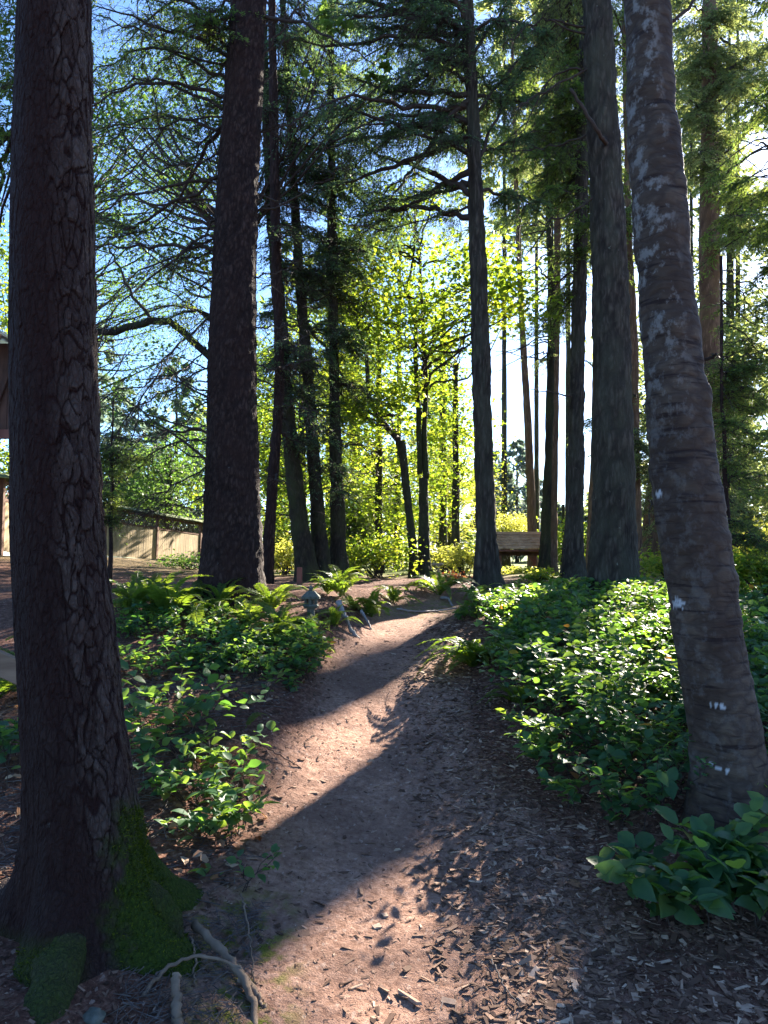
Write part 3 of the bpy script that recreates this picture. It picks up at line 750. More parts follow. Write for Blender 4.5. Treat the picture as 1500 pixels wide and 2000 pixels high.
T2L = [([(425, 185), (330, 162), (250, 172), (175, 208)], .035), ([(425, 205), (340, 165), (270, 160), (190, 190)], .03), ([(440, 120), (370, 70), (290, 45), (180, 5)], .03),
  ([(418, 345), (330, 358), (250, 385), (172, 442)], .03), ([(415, 497), (330, 478), (240, 482), (172, 482)], .03), ([(418, 395), (360, 390), (300, 445), (180, 470)], .022),
  ([(412, 440), (330, 515), (240, 590), (175, 650)], .026), ([(408, 465), (345, 500), (250, 545), (178, 622)], .024), ([(410, 575), (375, 650), (330, 690), (290, 760), (265, 850)], .024),
  ([(435, 90), (380, 40), (330, 10), (270, -30)], .03), ([(430, 130), (350, 100), (270, 60), (180, 30)], .028), ([(428, 260), (370, 330), (300, 305), (220, 280)], .018),
  ([(420, 380), (340, 300), (290, 150), (270, 0)], .018), ([(422, 300), (380, 200), (310, 60), (280, -20)], .018), ([(404, 700), (340, 760), (270, 790), (190, 850)], .016),
  ([(402, 760), (330, 840), (260, 850), (195, 860)], .015), ([(404, 850), (330, 870), (250, 930), (200, 960)], .016), ([(402, 890), (330, 950), (270, 985)], .016), ([(402, 960), (340, 985), (285, 1000)], .012),
  ([(410, 620), (330, 600), (230, 640), (180, 700)], .018), ([(405, 660), (350, 720), (240, 760), (185, 780)], .016), ([(420, 320), (350, 260), (250, 250), (175, 300)], .02), ([(430, 225), (340, 240), (260, 330), (180, 370)], .02)]
for k, (L, r) in enumerate(T2L): px_limb(t2, L, r*(.8 if k < 5 else .62), **dead)
for L, r in [([(505, 25), (580, 40), (650, 75), (735, 125)], .022), ([(503, 60), (560, 35), (600, 0)], .016), ([(512, 150), (555, 60), (590, -10)], .015), ([(503, 265), (560, 245), (620, 200)], .012), ([(506, 210), (550, 110), (560, 0)], .011),
             ([(498, 425), (570, 390), (640, 340), (675, 315)], .012), ([(499, 372), (600, 410), (690, 440), (760, 452)], .010), ([(500, 545), (540, 530), (600, 500)], .01), ([(500, 700), (540, 720), (600, 700)], .01), ([(500, 640), (550, 640), (610, 655)], .01)]:
    px_limb(t2, L, r, **{**dead, 'n_tw': 16, 'tlen': .5})
for L in ([(430, 150), (340, 100), (240, 110), (170, 150)], [(425, 30), (330, -10), (250, -30), (150, -10)], [(420, 250), (330, 225), (260, 235), (180, 260)], [(425, 330), (300, 420), (240, 440), (170, 400)]): px_limb(t2, L, .022, **live)
t2.fill(300, 150, 140, 190, 8.8, 1.4, 8, up=(-.1, .4), **{**live, 'bare': .35, 'tlen': .65, 'n_tw': 22})
t2.fill(300, 450, 120, 220, 9, 1.2, 5, up=(-.1, .3), **{**live, 'bare': .5, 'tlen': .65, 'n_tw': 20})
t2.finish('needles_green')

# --- straight fir in the middle with boughs reaching left
b3 = base_at(957, 11)
t3 = Tree('straight_fir', 'straight dark fir trunk right of the trail end with boughs reaching left', b3, seed=13)
t3.trunk(11, [(0, 902, 923), (250, 912, 937), (500, 917, 949), (700, 922, 957), (900, 927, 963), (1060, 929, 969), (1135, 929, 976)], 'bark_fir', 'fir', top=19, flare=.45, fh=.3, lobes=(5, .2, .9), amp=.018, lichen=.6)
fir = dict(n_tw=34, tlen=.85, m=17, ll=.075, lw=.018, droop=.5, start=.22, bare=.3, twr=.006)
T3L = [[(905, 70), (760, 55), (680, 50)], [(905, 150), (820, 95), (760, 90), (700, 115)], [(905, 120), (830, 118), (770, 145)], [(907, 188), (850, 178), (760, 176), (690, 150), (640, 120)],
  [(911, 300), (860, 262), (790, 243), (690, 214), (655, 195)], [(910, 238), (860, 228), (790, 250), (690, 275), (600, 295)], [(913, 355), (840, 378), (740, 392)], [(914, 382), (840, 335), (740, 300), (680, 255)],
  [(917, 428), (860, 410), (770, 404), (690, 425)], [(910, 195), (880, 225), (800, 340), (760, 390)], [(903, 60), (850, 20), (810, -20)], [(903, 40), (860, -40), (780, -60)], [(904, 95), (800, 70), (660, 90), (560, 80)],
  [(908, 210), (800, 210), (700, 190), (560, 230)], [(912, 270), (840, 300), (720, 340), (640, 370)], [(912, 330), (800, 400), (700, 460)], [(905, 10), (780, -10), (640, 10)], [(905, 60), (720, 0), (620, -40)]]
for L in T3L: px_limb(t3, L, .055, dsh=1.6, n=18, **fir)
fir_r = {**fir, 'n_tw': 26, 'tlen': .7}
for L in ([(926, 120), (980, 20), (1010, -40)], [(932, 230), (1000, 130), (1060, 70)], [(936, 300), (990, 280), (1060, 250)], [(940, 370), (1000, 380), (1050, 400)], [(925, 60), (990, 40), (1060, 60)], [(938, 330), (980, 200), (1040, 110)], [(930, 180), (1000, 200), (1070, 180)]): px_limb(t3, L, .03, dsh=1.5, **fir_r)
t3.fill(750, 150, 240, 210, 12.3, 1.3, 20, up=(-.05, .35), **fir)
t3.fill(730, 330, 190, 160, 12, 1.8, 9, up=(-.05, .35), **fir)
t3.finish('needles_dark')

# --- massive grey fir right of the trail
b4 = base_at(1196, 10)
t4 = Tree('broad_grey_fir', 'broad grey furrowed fir trunk rising from the leafy bed right of the trail', b4, seed=14)
t4.trunk(10, [(0, 1137, 1193), (250, 1145, 1208), (400, 1155, 1218), (650, 1159, 1230), (900, 1161, 1236), (1050, 1159, 1240), (1165, 1152, 1243)], 'bark_fir', 'fir', top=21, flare=.18, fh=.4, lobes=(4, .1, .2), amp=.020, lichen=1., spots=())
t4.limb([at(1184, 280, 9.75), at(1176, 268, 9.60), at(1163, 250, 9.5), at(1140, 213, 9.45), at(1113, 174, 9.4)], .034, .020, jit=.006, n=16)
px_limb(t4, [(1138, 70), (1110, 58), (1078, 38)], .017, .010, dsh=.3, jit=.004)
px_limb(t4, [(1200, 85), (1213, 60), (1222, 20)], .012, .006, dsh=.3, jit=.004)
for L in ([(1140, 130), (1060, 180), (1000, 220)], [(1140, 140), (1080, 150), (1000, 300)], [(1137, 60), (1060, 40), (980, 90)], [(1145, 255), (1080, 285), (1000, 295)], [(1150, 380), (1080, 430), (1020, 440)]): px_limb(t4, L, .018, dsh=1., **{**dead, 'n_tw': 20, 'tlen': .6})
t4.fill(1050, 60, 90, 120, 12.2, .9, 12, up=(.0, .4), n_tw=24, tlen=.7, m=14, ll=.06, lw=.016, droop=.5, bare=.2)
t4.finish('needles_pale')

# --- leaning blistered trunk close on the right
b5 = base_at(1452, 3.85)
t5 = Tree('leaning_tree', 'leaning grey-brown trunk close on the right with pale bark patches', b5, seed=15)
t5.trunk(3.85, [(0, 1222, 1303), (250, 1229, 1320), (500, 1246, 1346), (700, 1259, 1369), (900, 1274, 1392), (1050, 1292, 1417), (1200, 1315, 1440), (1350, 1342, 1462), (1500, 1363, 1490), (1600, 1370, 1512)], 'bark_blister', 'smooth', top=18, flare=.28, fh=.22, lobes=(4, .12, .6), amp=.008,
         spots=[(1324, 1180, 12, 10), (1288, 965, 6, 6), (1386, 1376, 4, 4), (1399, 1378, 3, 5), (1411, 1380, 4, 5), (1390, 1492, 5, 4), (1404, 1500, 5, 4), (1420, 1506, 4, 4)], lichen=lambda px, py, th: (.25+.75*sstep(950, 500, py))*sstep(.5, -.3, np.cos(th)))
for L in ([(1300, 60), (1340, 20), (1400, -60)], [(1370, 720), (1385, 700), (1400, 690)]): px_limb(t5, L, .012, .006, dsh=.2, jit=.004)
t5.finish('needles_pale')

# --- the other tall conifers on the right
def conifer(name, label, d, edges, mat, seed, top, fills=(), limbs=(), leaf='needles_pale', amp=.012, group=None, bx=None, flare=.3, kw=None, lkw=None, finish=True, style='fir', dead=(), **tk):
    py, l, r = max(edges); b = base_at(bx if bx else (l+r)/2, d)
    t = Tree(name, label, b, group, seed=seed); t.trunk(d, edges, mat, style, top=top, flare=flare, fh=.3, amp=amp, **tk)
    K = dict(n_tw=24, tlen=.8, m=14, ll=.075, lw=.020, droop=.5, start=.2, bare=.15); K.update(kw or {})
    for L, r0 in limbs: px_limb(t, L, r0, dsh=1.2, **{**K, **(lkw or {})})
    for f in fills: t.fill(*f[:7], up=f[7] if len(f) > 7 else (0, .4), **K)
    for f in dead: t.fill(*f, up=(-.15, .5), n_tw=14, tlen=.7, m=12, leaves=False, droop=.3, start=.15, twr=.0035)
    if finish: t.finish(leaf)
    return t
conifer('slender_red_fir', 'upright fir trunk with bare side limbs at the right edge, beyond the leaning trunk', 20, [(0, 1372, 1402), (250, 1370, 1402), (500, 1365, 1404), (700, 1368, 1406), (900, 1368, 1408), (1150, 1364, 1412)], 'bark_red', 21, 20,
        fills=[(1440, 620, 120, 180, 20, 2.5, 30), (1450, 200, 130, 220, 20, 2.5, 30), (1330, 130, 60, 160, 20, 2, 8), (1440, 900, 110, 150, 19, 2, 12)],
        limbs=[([(1402, 150), (1450, 120), (1500, 90)], .055), ([(1402, 210), (1460, 150), (1520, 60)], .045), ([(1402, 240), (1450, 180), (1510, 130)], .036), ([(1404, 430), (1450, 410), (1510, 360)], .036), ([(1404, 480), (1440, 455), (1500, 440)], .036), ([(1372, 25), (1350, 10), (1310, -20)], .03)], leaf='needles_pale', kw=dict(tlen=1.2, ll=.11, lw=.03, m=16))
t6x = conifer('shade_fir', 'dense fir added to shade the trail, its boughs filling the upper right corner before the sun', 14, [(0, 1600, 1640), (1120, 1600, 1650)], 'bark_red', 22, 22,
        fills=[(1560, 420, 150, 260, 14, 3, 32), (1480, 330, 110, 160, 14, 3, 12), (1400, 480, 80, 160, 15, 2, 8), (1640, 150, 160, 330, 15, 3, 30), (1480, 760, 120, 200, 13, 2, 18), (1760, 500, 200, 300, 13, 3, 20), (1500, -120, 200, 150, 15, 3, 20)], leaf='needles_green', kw=dict(tlen=1., m=16, ll=.09, lw=.026))  # trunk and outer boughs out of view, added to shade the ground
conifer('sapling_fir', 'thin dark sapling trunk with flat lacy boughs behind the leaning trunk', 7.2, [(700, 1407, 1412), (780, 1406, 1412), (860, 1412, 1419), (940, 1411, 1420), (1020, 1418, 1428), (1130, 1420, 1432)], 'bark_ridged', 23, 4.6,
        fills=[(1470, 880, 70, 160, 7.4, .5, 16, (-.1, .3)), (1360, 1000, 80, 90, 7.6, .4, 3, (-.1, .3)), (1470, 700, 60, 110, 7.6, .5, 8, (-.1, .3)), (1480, 1080, 60, 60, 7.2, .5, 5, (-.1, .2))], kw=dict(n_tw=22, tlen=.42, m=14, ll=.036, lw=.010, droop=.2, twr=.0025), leaf='needles_green', amp=.003)
conifer('brown_fir', 'brown fir trunk with a flared foot, left of the broad grey fir', 12.7, [(150, 1131, 1150), (400, 1122, 1148), (600, 1117, 1144), (850, 1112, 1140), (1000, 1105, 1138), (1135, 1096, 1138)], 'bark_fir', 24, 22,
        fills=[(1100, 330, 90, 220, 13.5, 2, 22), (1040, 150, 80, 200, 14, 2, 16), (1060, 560, 60, 110, 14, 1.5, 10), (1200, 300, 60, 300, 14.5, 1.5, 10)], dead=[(1060, 620, 80, 200, 12.7, .8, 8)], leaf='needles_green', amp=.02, flare=.5)
conifer('mossy_fir', 'olive mossy trunk pressed against a redder one, right of the bell shelter', 18, [(250, 1063, 1073), (600, 1070, 1085), (850, 1065, 1079), (1000, 1059, 1076), (1125, 1048, 1073)], 'bark_mossy', 25, 23,
        fills=[(1050, 430, 80, 200, 18, 2, 24), (1090, 650, 50, 80, 17.5, 2, 9)], dead=[(1010, 650, 70, 160, 18, 1., 8)], leaf='needles_pale', amp=.02)
conifer('ruddy_fir', 'smooth reddish trunk pressed against an olive mossy one', 18.3, [(500, 1082, 1095), (850, 1078, 1091), (1000, 1074, 1088), (1140, 1070, 1088)], 'bark_red', 26, 22, fills=[(1080, 200, 60, 170, 18.5, 2, 10)], leaf='needles_pale', amp=.012)
conifer('leaning_thin_fir', 'thin leaning reddish trunk rising behind the bell shelter roof', 21, [(330, 1003, 1012), (600, 1012, 1023), (850, 1025, 1040), (1040, 1030, 1048), (1120, 1031, 1050)], 'bark_red', 27, 20,
        fills=[(1010, 380, 70, 220, 21, 2, 24), (990, 590, 50, 90, 21, 2, 10)], leaf='needles_green', amp=.012)
conifer('hidden_red_fir', 'slim reddish trunk half hidden behind the left side of the broad grey fir', 17, [(300, 1165, 1178), (850, 1155, 1170), (1145, 1142, 1160)], 'bark_red', 28, 20, fills=[(1150, 700, 30, 130, 15.5, 1, 6), (1180, 120, 80, 200, 17, 2, 10)], leaf='needles_pale')
conifer('slim_grey_fir', 'slim trunk seen between the broad grey fir and the leaning trunk', 16, [(0, 1214, 1226), (450, 1221, 1233), (650, 1230, 1246), (850, 1237, 1249), (1130, 1240, 1256)], 'bark_red', 29, 21, fills=[(1240, 500, 50, 220, 16, 1.5, 14), (1240, 850, 40, 120, 15.5, 1.5, 8), (1250, 100, 60, 150, 16, 2, 8)], leaf='needles_pale')
conifer('stout_red_fir', 'stout reddish trunk with leafy shoots, low between the broad fir and the leaning trunk', 19, [(500, 1262, 1284), (900, 1270, 1292), (1000, 1256, 1288), (1140, 1252, 1286)], 'bark_red', 30, 20, fills=[(1270, 950, 40, 120, 16.5, 1, 9), (1330, 550, 80, 200, 17, 2, 10)], leaf='needles_pale')

# --- the dark clump left of the trail
kwL = dict(n_tw=22, tlen=.75, m=13, ll=.07, lw=.018, droop=.4)
conifer('slim_dark_conifer', 'slimmest dark trunk of the clump left of the trail, leaning right at the top', 11, [(430, 528, 548), (760, 538, 556), (900, 525, 546), (1145, 508, 530)], 'bark_ridged', 31, 15, fills=[(540, 330, 60, 200, 11.5, 1.3, 10), (590, 760, 60, 160, 11, 1, 6)], kw={**kwL, 'bare': .7}, dead=[(540, 700, 90, 320, 11, .8, 14)], leaf='needles_dark', style='ridged')
conifer('curved_conifer', 'dark trunk with a curved foot leaning left in the clump left of the trail', 12, [(420, 520, 543), (600, 533, 557), (800, 547, 575), (950, 560, 592), (1060, 573, 608), (1130, 582, 624)], 'bark_mossy', 32, 16, fills=[(600, 300, 90, 240, 12.5, 1.5, 22), (570, 600, 70, 160, 12, 1, 8)], kw={**kwL, 'bare': .3}, dead=[(590, 750, 110, 280, 12, .8, 14)], leaf='needles_dark', style='ridged', amp=.016)
conifer('upright_conifer', 'middle dark trunk of the clump left of the trail', 12.3, [(560, 577, 595), (750, 592, 614), (900, 600, 624), (1000, 607, 634), (1130, 611, 648)], 'bark_mossy', 33, 16, fills=[(650, 350, 100, 220, 13, 1.5, 20), (640, 620, 60, 120, 12.5, 1, 8), (600, 820, 60, 120, 12, 1, 6)], kw={**kwL, 'bare': .3}, dead=[(630, 700, 110, 280, 12.3, .8, 12)], leaf='needles_dark', style='ridged', amp=.016)
conifer('mossy_conifer', 'rightmost trunk of the clump left of the trail, with greenish upper bark', 12.6, [(520, 641, 658), (750, 643, 663), (900, 643, 668), (1000, 647, 674), (1130, 643, 678)], 'bark_mossy', 34, 16, fills=[(690, 430, 90, 180, 13, 1.5, 18), (680, 720, 60, 100, 12.6, 1, 8), (650, 900, 50, 80, 12.4, .8, 4)], kw={**kwL, 'bare': .3}, dead=[(690, 720, 110, 280, 12.6, .8, 14)], leaf='needles_dark', style='ridged', amp=.016)
conifer('hemlock_sapling', 'thin young conifer sapling before the wooden fence', 7.6, [(830, 219, 222), (880, 215, 219), (940, 217, 223), (1010, 212, 219), (1080, 213, 221), (1160, 208, 217)], 'bark_ridged', 35, 3.2, fills=[(225, 930, 55, 90, 7.7, .4, 16, (-.2, .2)), (215, 1010, 30, 40, 7.5, .3, 4, (-.1, .2))], kw=dict(n_tw=16, tlen=.36, m=12, ll=.035, lw=.010, droop=.25, twr=.002), leaf='needles_green', amp=.002)
conifer('far_fir', 'thin straight trunk far behind the twin stemmed maple', 26, [(700, 776, 784), (900, 772, 783), (1090, 768, 780)], 'bark_mossy', 36, 16, fills=[(770, 780, 70, 120, 26, 1.5, 14), (740, 990, 60, 50, 25, 1.5, 8)], kw=dict(n_tw=20, tlen=.9, m=10, ll=.11, lw=.03, bare=.3), dead=[(770, 950, 80, 90, 26, 1.5, 16)], leaf='needles_pale')

# --- maples
bm = base_at(828, 14)
m1 = Tree('twin_stem_maple', 'slender maple forking into two dark upright stems beside the trail', bm, seed=41)
m1.trunk(14, [(640, 824, 833), (760, 822, 834), (930, 817, 836), (1000, 818, 837), (1085, 818, 837), (1125, 812, 843)], 'bark_mossy', 'smooth', top=at(830, 930, 14)[2], flare=.5, fh=.25, amp=.012, sides=40, dz=.05)
zt = at(830, 930, 14)
for L, r in (([(820, 925), (817, 800), (811, 690), (812, 640), (800, 590), (797, 560), (808, 500), (812, 430)], .045), ([(832, 935), (829, 850), (832, 740), (826, 640), (823, 560), (820, 480)], .048)):
    P = spline([at(a, b, 14+.1*k) for k, (a, b) in enumerate(L)], 40); V, Fs = tube(P, np.linspace(r*1.25, r*.45, 40), 14); V = V+.012*fbm(V*8, 3, 55)[:, None]
    mb = MB(); mb.add(V, Fs, smooth=True, plate=np.ones(len(V)), lichen=np.ones(len(V)), pale=np.zeros(len(V)), moss=np.full(len(V), .25)); mb.build('stem', 'bark_mossy', m1.root)
m1.cz = np.array([bm[2], zt[2], at(0, 430, 14)[2]]); m1.cx = np.array([bm[0], zt[0], at(818, 430, 14)[0]]); m1.cr = np.array([.1, .09, .04]); m1.top = at(0, 430, 14)[2]
lv = dict(n_tw=5, tlen=.5, m=4, leaves=False, start=.4, droop=.05)
for L, r in (([(812, 640), (780, 680), (750, 700), (712, 732)], .015), ([(830, 640), (860, 580), (920, 550), (990, 530)], .014), ([(805, 650), (812, 670), (795, 675), (783, 670), (778, 650)], .018), ([(834, 720), (842, 715), (860, 725), (930, 720)], .018), ([(812, 430), (808, 330), (790, 260)], .02), ([(822, 480), (850, 380), (900, 330)], .02), ([(800, 580), (760, 520), (720, 500)], .02), ([(828, 620), (850, 540), (880, 500)], .018)): px_limb(m1, L, r, dsh=.6, **lv)
m1.leafy(830, 560, 150, 110, 14, 1.2, 26, r=.6, nl=75, L=.10)
m1.leafy(960, 560, 90, 70, 12.5, .8, 10, r=.5, nl=50, L=.115)
m1.leafy(790, 700, 90, 90, 14.2, 1., 12, r=.5, nl=70, L=.095)
m1.leafy(800, 430, 120, 80, 14.5, 1.2, 12, r=.55, nl=70, L=.10)
m1.finish('maple_leaves', 'maple')
b = base_at(806, 13.6)
m2 = Tree('broken_maple', 'leaning maple stem with a knobbed bend, left of the twin stemmed maple', b, seed=42)
m2.trunk(13.6, [(862, 772, 791), (900, 780, 796), (970, 788, 803), (1040, 796, 810), (1110, 799, 816)], 'bark_mossy', 'smooth', top=at(780, 860, 13.6)[2], flare=.4, fh=.2, amp=.012, sides=28, dz=.05)
for L, r in (([(782, 866), (760, 835), (738, 815), (722, 780), (718, 730), (714, 690), (700, 640), (690, 590)], .06), ([(735, 812), (690, 770), (650, 700), (600, 640)], .028)): px_limb(m2, L, r, .02, dsh=.5, **lv)
m2.cz = np.array([b[2], at(0, 860, 13.6)[2], at(0, 590, 13.6)[2]]); m2.cx = np.array([b[0], at(782, 860, 13.6)[0], at(700, 590, 13.6)[0]]); m2.cr = np.array([.09, .07, .03]); m2.top = at(0, 590, 13.6)[2]
m2.leafy(720, 740, 70, 90, 13.6, .8, 14, r=.45, nl=50, L=.11)
m2.leafy(690, 560, 80, 90, 13.8, 1., 12, r=.5, nl=50, L=.11)
m2.finish('maple_leaves', 'maple')
b = base_at(428, 12)
m3 = Tree('hidden_maple', 'maple with a crooked mossy limb, mostly hidden behind the ridged dark trunk', b, seed=43)
m3.trunk(12, [(500, 455, 480), (800, 440, 470), (1120, 420, 462)], 'bark_mossy', 'smooth', top=at(0, 450, 12)[2], amp=.012)
px_limb(m3, [(445, 730), (400, 690), (350, 640), (322, 625), (280, 632), (230, 645), (175, 652)], .075, .05, dsh=.4, wood='bark_mossy')
px_limb(m3, [(300, 630), (250, 560), (210, 470)], .03, .012, dsh=.6, **lv)
m3.leafy(290, 330, 150, 280, 13, 2, 44, r=.6, nl=62, L=.075)
m3.leafy(290, 760, 120, 80, 13, 1.5, 12, r=.5, nl=50, L=.07)
for (a, q) in ((632, 18), (642, 40), (636, 60), (670, 48), (725, 145), (755, 125), (752, 155), (600, 150), (660, 140)): m3.reach(at(a, q, 10.5), up=-.5, n_tw=3, tlen=.4, m=3, leaves=False); m3.cluster(at(a, q, 10.5), .13, 9, .14, tint=(.7, 1))
m3.finish('maple_green', 'maple')
# ------------------------------------------------------------------ trees and shrubs farther back
def broadleaf(name, label, px, d, w, py_top, regions, mat, seed, L=.105, group=None, bark_m='bark_mossy', edges=None, r=.7, nl=105, dd=1.5, wl=.8, shape='oval'):
    b = base_at(px, d); t = Tree(name, label, b, group, seed=seed)
    zt = at(px, py_top, d)[2]
    t.trunk(d, edges or [(py_top, px-w*.3, px+w*.3), (1100, px-w/2, px+w/2)], bark_m, 'smooth', top=zt, amp=.01, sides=14, dz=.2)
    for (cx, cy, rx, ry, n) in regions: t.leafy(cx, cy, rx, ry, d, dd, n, r=r, nl=nl, L=L, wl=wl, up=(-.6, -.1), tilt=.6)
    t.finish(mat, shape); return t
broadleaf('vine_maple', 'bright green broadleaf tree behind the dark clump left of the trail', 590, 19, 18, 620, [(560, 800, 130, 150, 26), (600, 980, 110, 90, 18), (480, 900, 90, 120, 12)], 'maple_leaves', 51)
broadleaf('vine_maple', 'bright yellow-green maple just behind the twin stemmed maple', 740, 20, 16, 600, [(720, 640, 120, 130, 22), (700, 830, 90, 110, 16), (760, 960, 90, 80, 14)], 'maple_leaves', 52)
broadleaf('vine_maple', 'yellow-green maple filling the gap between twin maple and straight fir', 890, 18, 16, 700, [(890, 820, 60, 90, 16), (870, 700, 70, 90, 10), (880, 950, 50, 60, 10)], 'maple_leaves', 53)
broadleaf('weeping_tree', 'pale golden weeping tree left of the straight fir', 880, 27, 12, 860, [(880, 980, 75, 110, 40), (850, 900, 60, 60, 16)], 'golden_leaves', 54, L=.10, r=.8, nl=90, wl=.35)
broadleaf('golden_tree', 'rounded golden shrubby tree beyond the bell shelter roof', 992, 34, 10, 1040, [(992, 1036, 28, 26, 22)], 'golden_leaves', 55, L=.12, r=.6, nl=110)
broadleaf('vine_maple', 'sunlit green tree beyond the fence, behind the dead limbed conifer', 330, 36, 20, 880, [(330, 970, 120, 45, 24), (380, 900, 100, 50, 8), (260, 930, 80, 60, 8)], 'maple_green', 56, L=.2, r=1.2, nl=90, dd=3)
broadleaf('vine_maple', 'green tree at the left edge beyond the fence', 30, 24, 18, 700, [(10, 800, 70, 120, 14), (0, 560, 60, 140, 14), (20, 930, 60, 40, 8)], 'maple_leaves', 57, L=.16, r=1., nl=90, dd=2)
broadleaf('alder', 'tall thin leaved tree whose crown spreads high over the fence', 140, 22, 20, 420, [(280, 450, 130, 170, 26), (240, 640, 90, 150, 16), (330, 220, 120, 140, 16)], 'maple_green', 58, L=.08, r=.9, nl=95, dd=3)
broadleaf('vine_maple', 'sunlit green shrubby tree low at the right edge', 1470, 17, 12, 1020, [(1470, 1080, 60, 60, 18), (1400, 1120, 80, 30, 10), (1320, 1110, 40, 40, 8)], 'golden_leaves', 59, L=.12, r=.6, nl=80)
broadleaf('vine_maple', 'sunlit pale green tree behind the brown fir', 1100, 30, 10, 980, [(1100, 1050, 40, 40, 12), (1230, 1080, 60, 40, 10), (1160, 1090, 60, 30, 8)], 'maple_leaves', 60, L=.14, r=.8, nl=90)
broadleaf('alder', 'fine leaved green tree behind the bare limbs of the dead limbed conifer', 120, 28, 16, 300, [(300, 180, 140, 200, 26), (300, 540, 130, 190, 26)], 'maple_green', 64, L=.085, r=1.1, nl=90, dd=3)
broadleaf('curtain_maple', 'tall soft yellow-green tree filling the view behind the broken maple', 690, 26, 18, 520, [(660, 640, 90, 150, 22), (720, 860, 100, 150, 26), (640, 1000, 80, 70, 12)], 'maple_leaves', 61, L=.10, r=1., nl=130, dd=2)
broadleaf('curtain_maple', 'tall soft yellow-green tree seen right of the twin stemmed maple', 865, 25, 16, 560, [(870, 680, 60, 150, 18), (880, 880, 55, 120, 22), (810, 960, 60, 100, 14)], 'maple_leaves', 62, L=.10, r=1., nl=130, dd=2)
broadleaf('curtain_maple', 'yellow-green tree seen between the ridged trunk and the curved trunk', 545, 27, 16, 600, [(540, 760, 60, 160, 16), (560, 980, 60, 90, 14)], 'maple_green', 63, L=.10, r=1., nl=130, dd=2)
# far conifers, each its own tree
def far_conifer(px, d, py_top, spread, seed, label, group, mat='needles_hazed', density=1.0, lean=0, f0=.12):
    b = base_at(px, d); t = Tree('far_conifer', label, b, group, seed=seed)
    top = at(px, py_top, d)[2]
    t.trunk(d, [(py_top, px-1, px+1), (1100, px-220/d, px+220/d)], 'bark_mossy', 'smooth', top=top, amp=.01, sides=8, dz=.6)
    g = t.rng; hgt = top-b[2]; n = int(46*density); V = []
    for k in range(n):
        f = (k+g.random())/n; z = b[2]+hgt*(f0+(1-f0)*f); a = g.random()*6.283; R = spread*(1-f)**.8*(.65+.5*g.random())+.15
        m = int(40+70*(1-f)); tt = g.random(m)**.6
        c = np.stack([b[0]+np.cos(a)*R*tt, b[1]+np.sin(a)*R*tt, z-.32*R*tt**1.4+.1*R*tt], 1)+g.normal(0, .09*R+.05, (m, 3))*np.array([1, 1, .5])
        ax = np.stack([np.full(m, math.cos(a)), np.full(m, math.sin(a)), np.full(m, -.35)], 1)+g.normal(0, .45, (m, 3))
        L = (.012*d)*(.5+.8*g.random(m)); tn = np.clip(g.random()*.5+.5*g.random(m), 0, 1)
        t.lv.append((c, ax, UP+g.normal(0, .4, (m, 3)), L, L*.38, tn))
    t.finish(mat, 'needle'); return t
FC = [(975, 62, 880, 2.6), (1010, 58, 858, 2.8), (945, 66, 900, 2.4), (1045, 70, 930, 2.4), (1085, 64, 985, 2.2), (1175, 60, 940, 2.4), (1215, 56, 880, 2.6)]
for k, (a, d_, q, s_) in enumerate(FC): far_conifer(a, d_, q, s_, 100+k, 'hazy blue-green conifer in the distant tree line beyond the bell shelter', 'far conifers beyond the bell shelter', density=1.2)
FL = [(235, 48, 740, 3.6), (300, 52, 800, 3.6), (345, 46, 700, 3.4), (385, 55, 780, 3.4), (190, 44, 640, 3.8), (480, 50, 640, 3.4), (20, 40, 600, 3.6)]
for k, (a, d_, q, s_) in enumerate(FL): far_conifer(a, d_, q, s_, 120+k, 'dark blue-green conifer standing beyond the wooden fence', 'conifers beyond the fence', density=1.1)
FM = [(560, 34, 470, 3.2), (640, 38, 380, 3.4), (700, 40, 560, 3.2), (830, 44, 700, 3.0), (730, 36, 880, 2.2), (860, 48, 620, 3.2)]
for k, (a, d_, q, s_) in enumerate(FM): far_conifer(a, d_, q, s_, 140+k, 'green conifer standing behind the maples', 'conifers behind the maples', mat='needles_green', density=1.1)
FR = [(1290, 30, 420, 3.0), (1421, 29, 350, 3.0), (1454, 32, 560, 3.2), (1340, 34, 700, 2.6), (1440, 36, 760, 3.0), (1230, 36, 560, 2.4), (1350, 25, 120, 2.8), (1540, 24, 60, 3.4), (1430, 27, 240, 2.8), (1535, 22, 420, 3.0), (1410, 33, 620, 2.8)]
for k, (a, d_, q, s_) in enumerate(FR): far_conifer(a, d_, q, s_, 160+k, 'backlit pale conifer standing behind the leaning trunk', 'conifers behind the leaning trunk', mat='needles_pale', density=1.0)
for k, (a, d_, q, s_, f_) in enumerate([(985, 34, -150, 3.2, .40), (1048, 38, -120, 3.2, .42), (1110, 32, -200, 3.0, .40), (1185, 36, -120, 3.2, .38)]): far_conifer(a, d_, q, s_, 190+k, 'tall far conifer, bare below, its crown high between straight fir and leaning trunk', 'tall conifers between straight fir and leaning trunk', mat='needles_pale', density=1.4, f0=f_)
for k, (a, d_, q, s_, f_) in enumerate([(1325, 30, -200, 3.2, .25), (1425, 27, -250, 3.4, .25), (1441, 31, -200, 3.6, .25)]): far_conifer(a, d_, q, s_, 195+k, 'tall pale conifer whose crown fills the sky right of the leaning trunk', 'tall conifers right of the leaning trunk', mat='needles_pale', density=1.4, f0=f_)
far_conifer(690, 21, 940, 1.3, 180, 'small twiggy young conifer with grey sprays behind the clump', None, mat='needles_pale', density=.8)

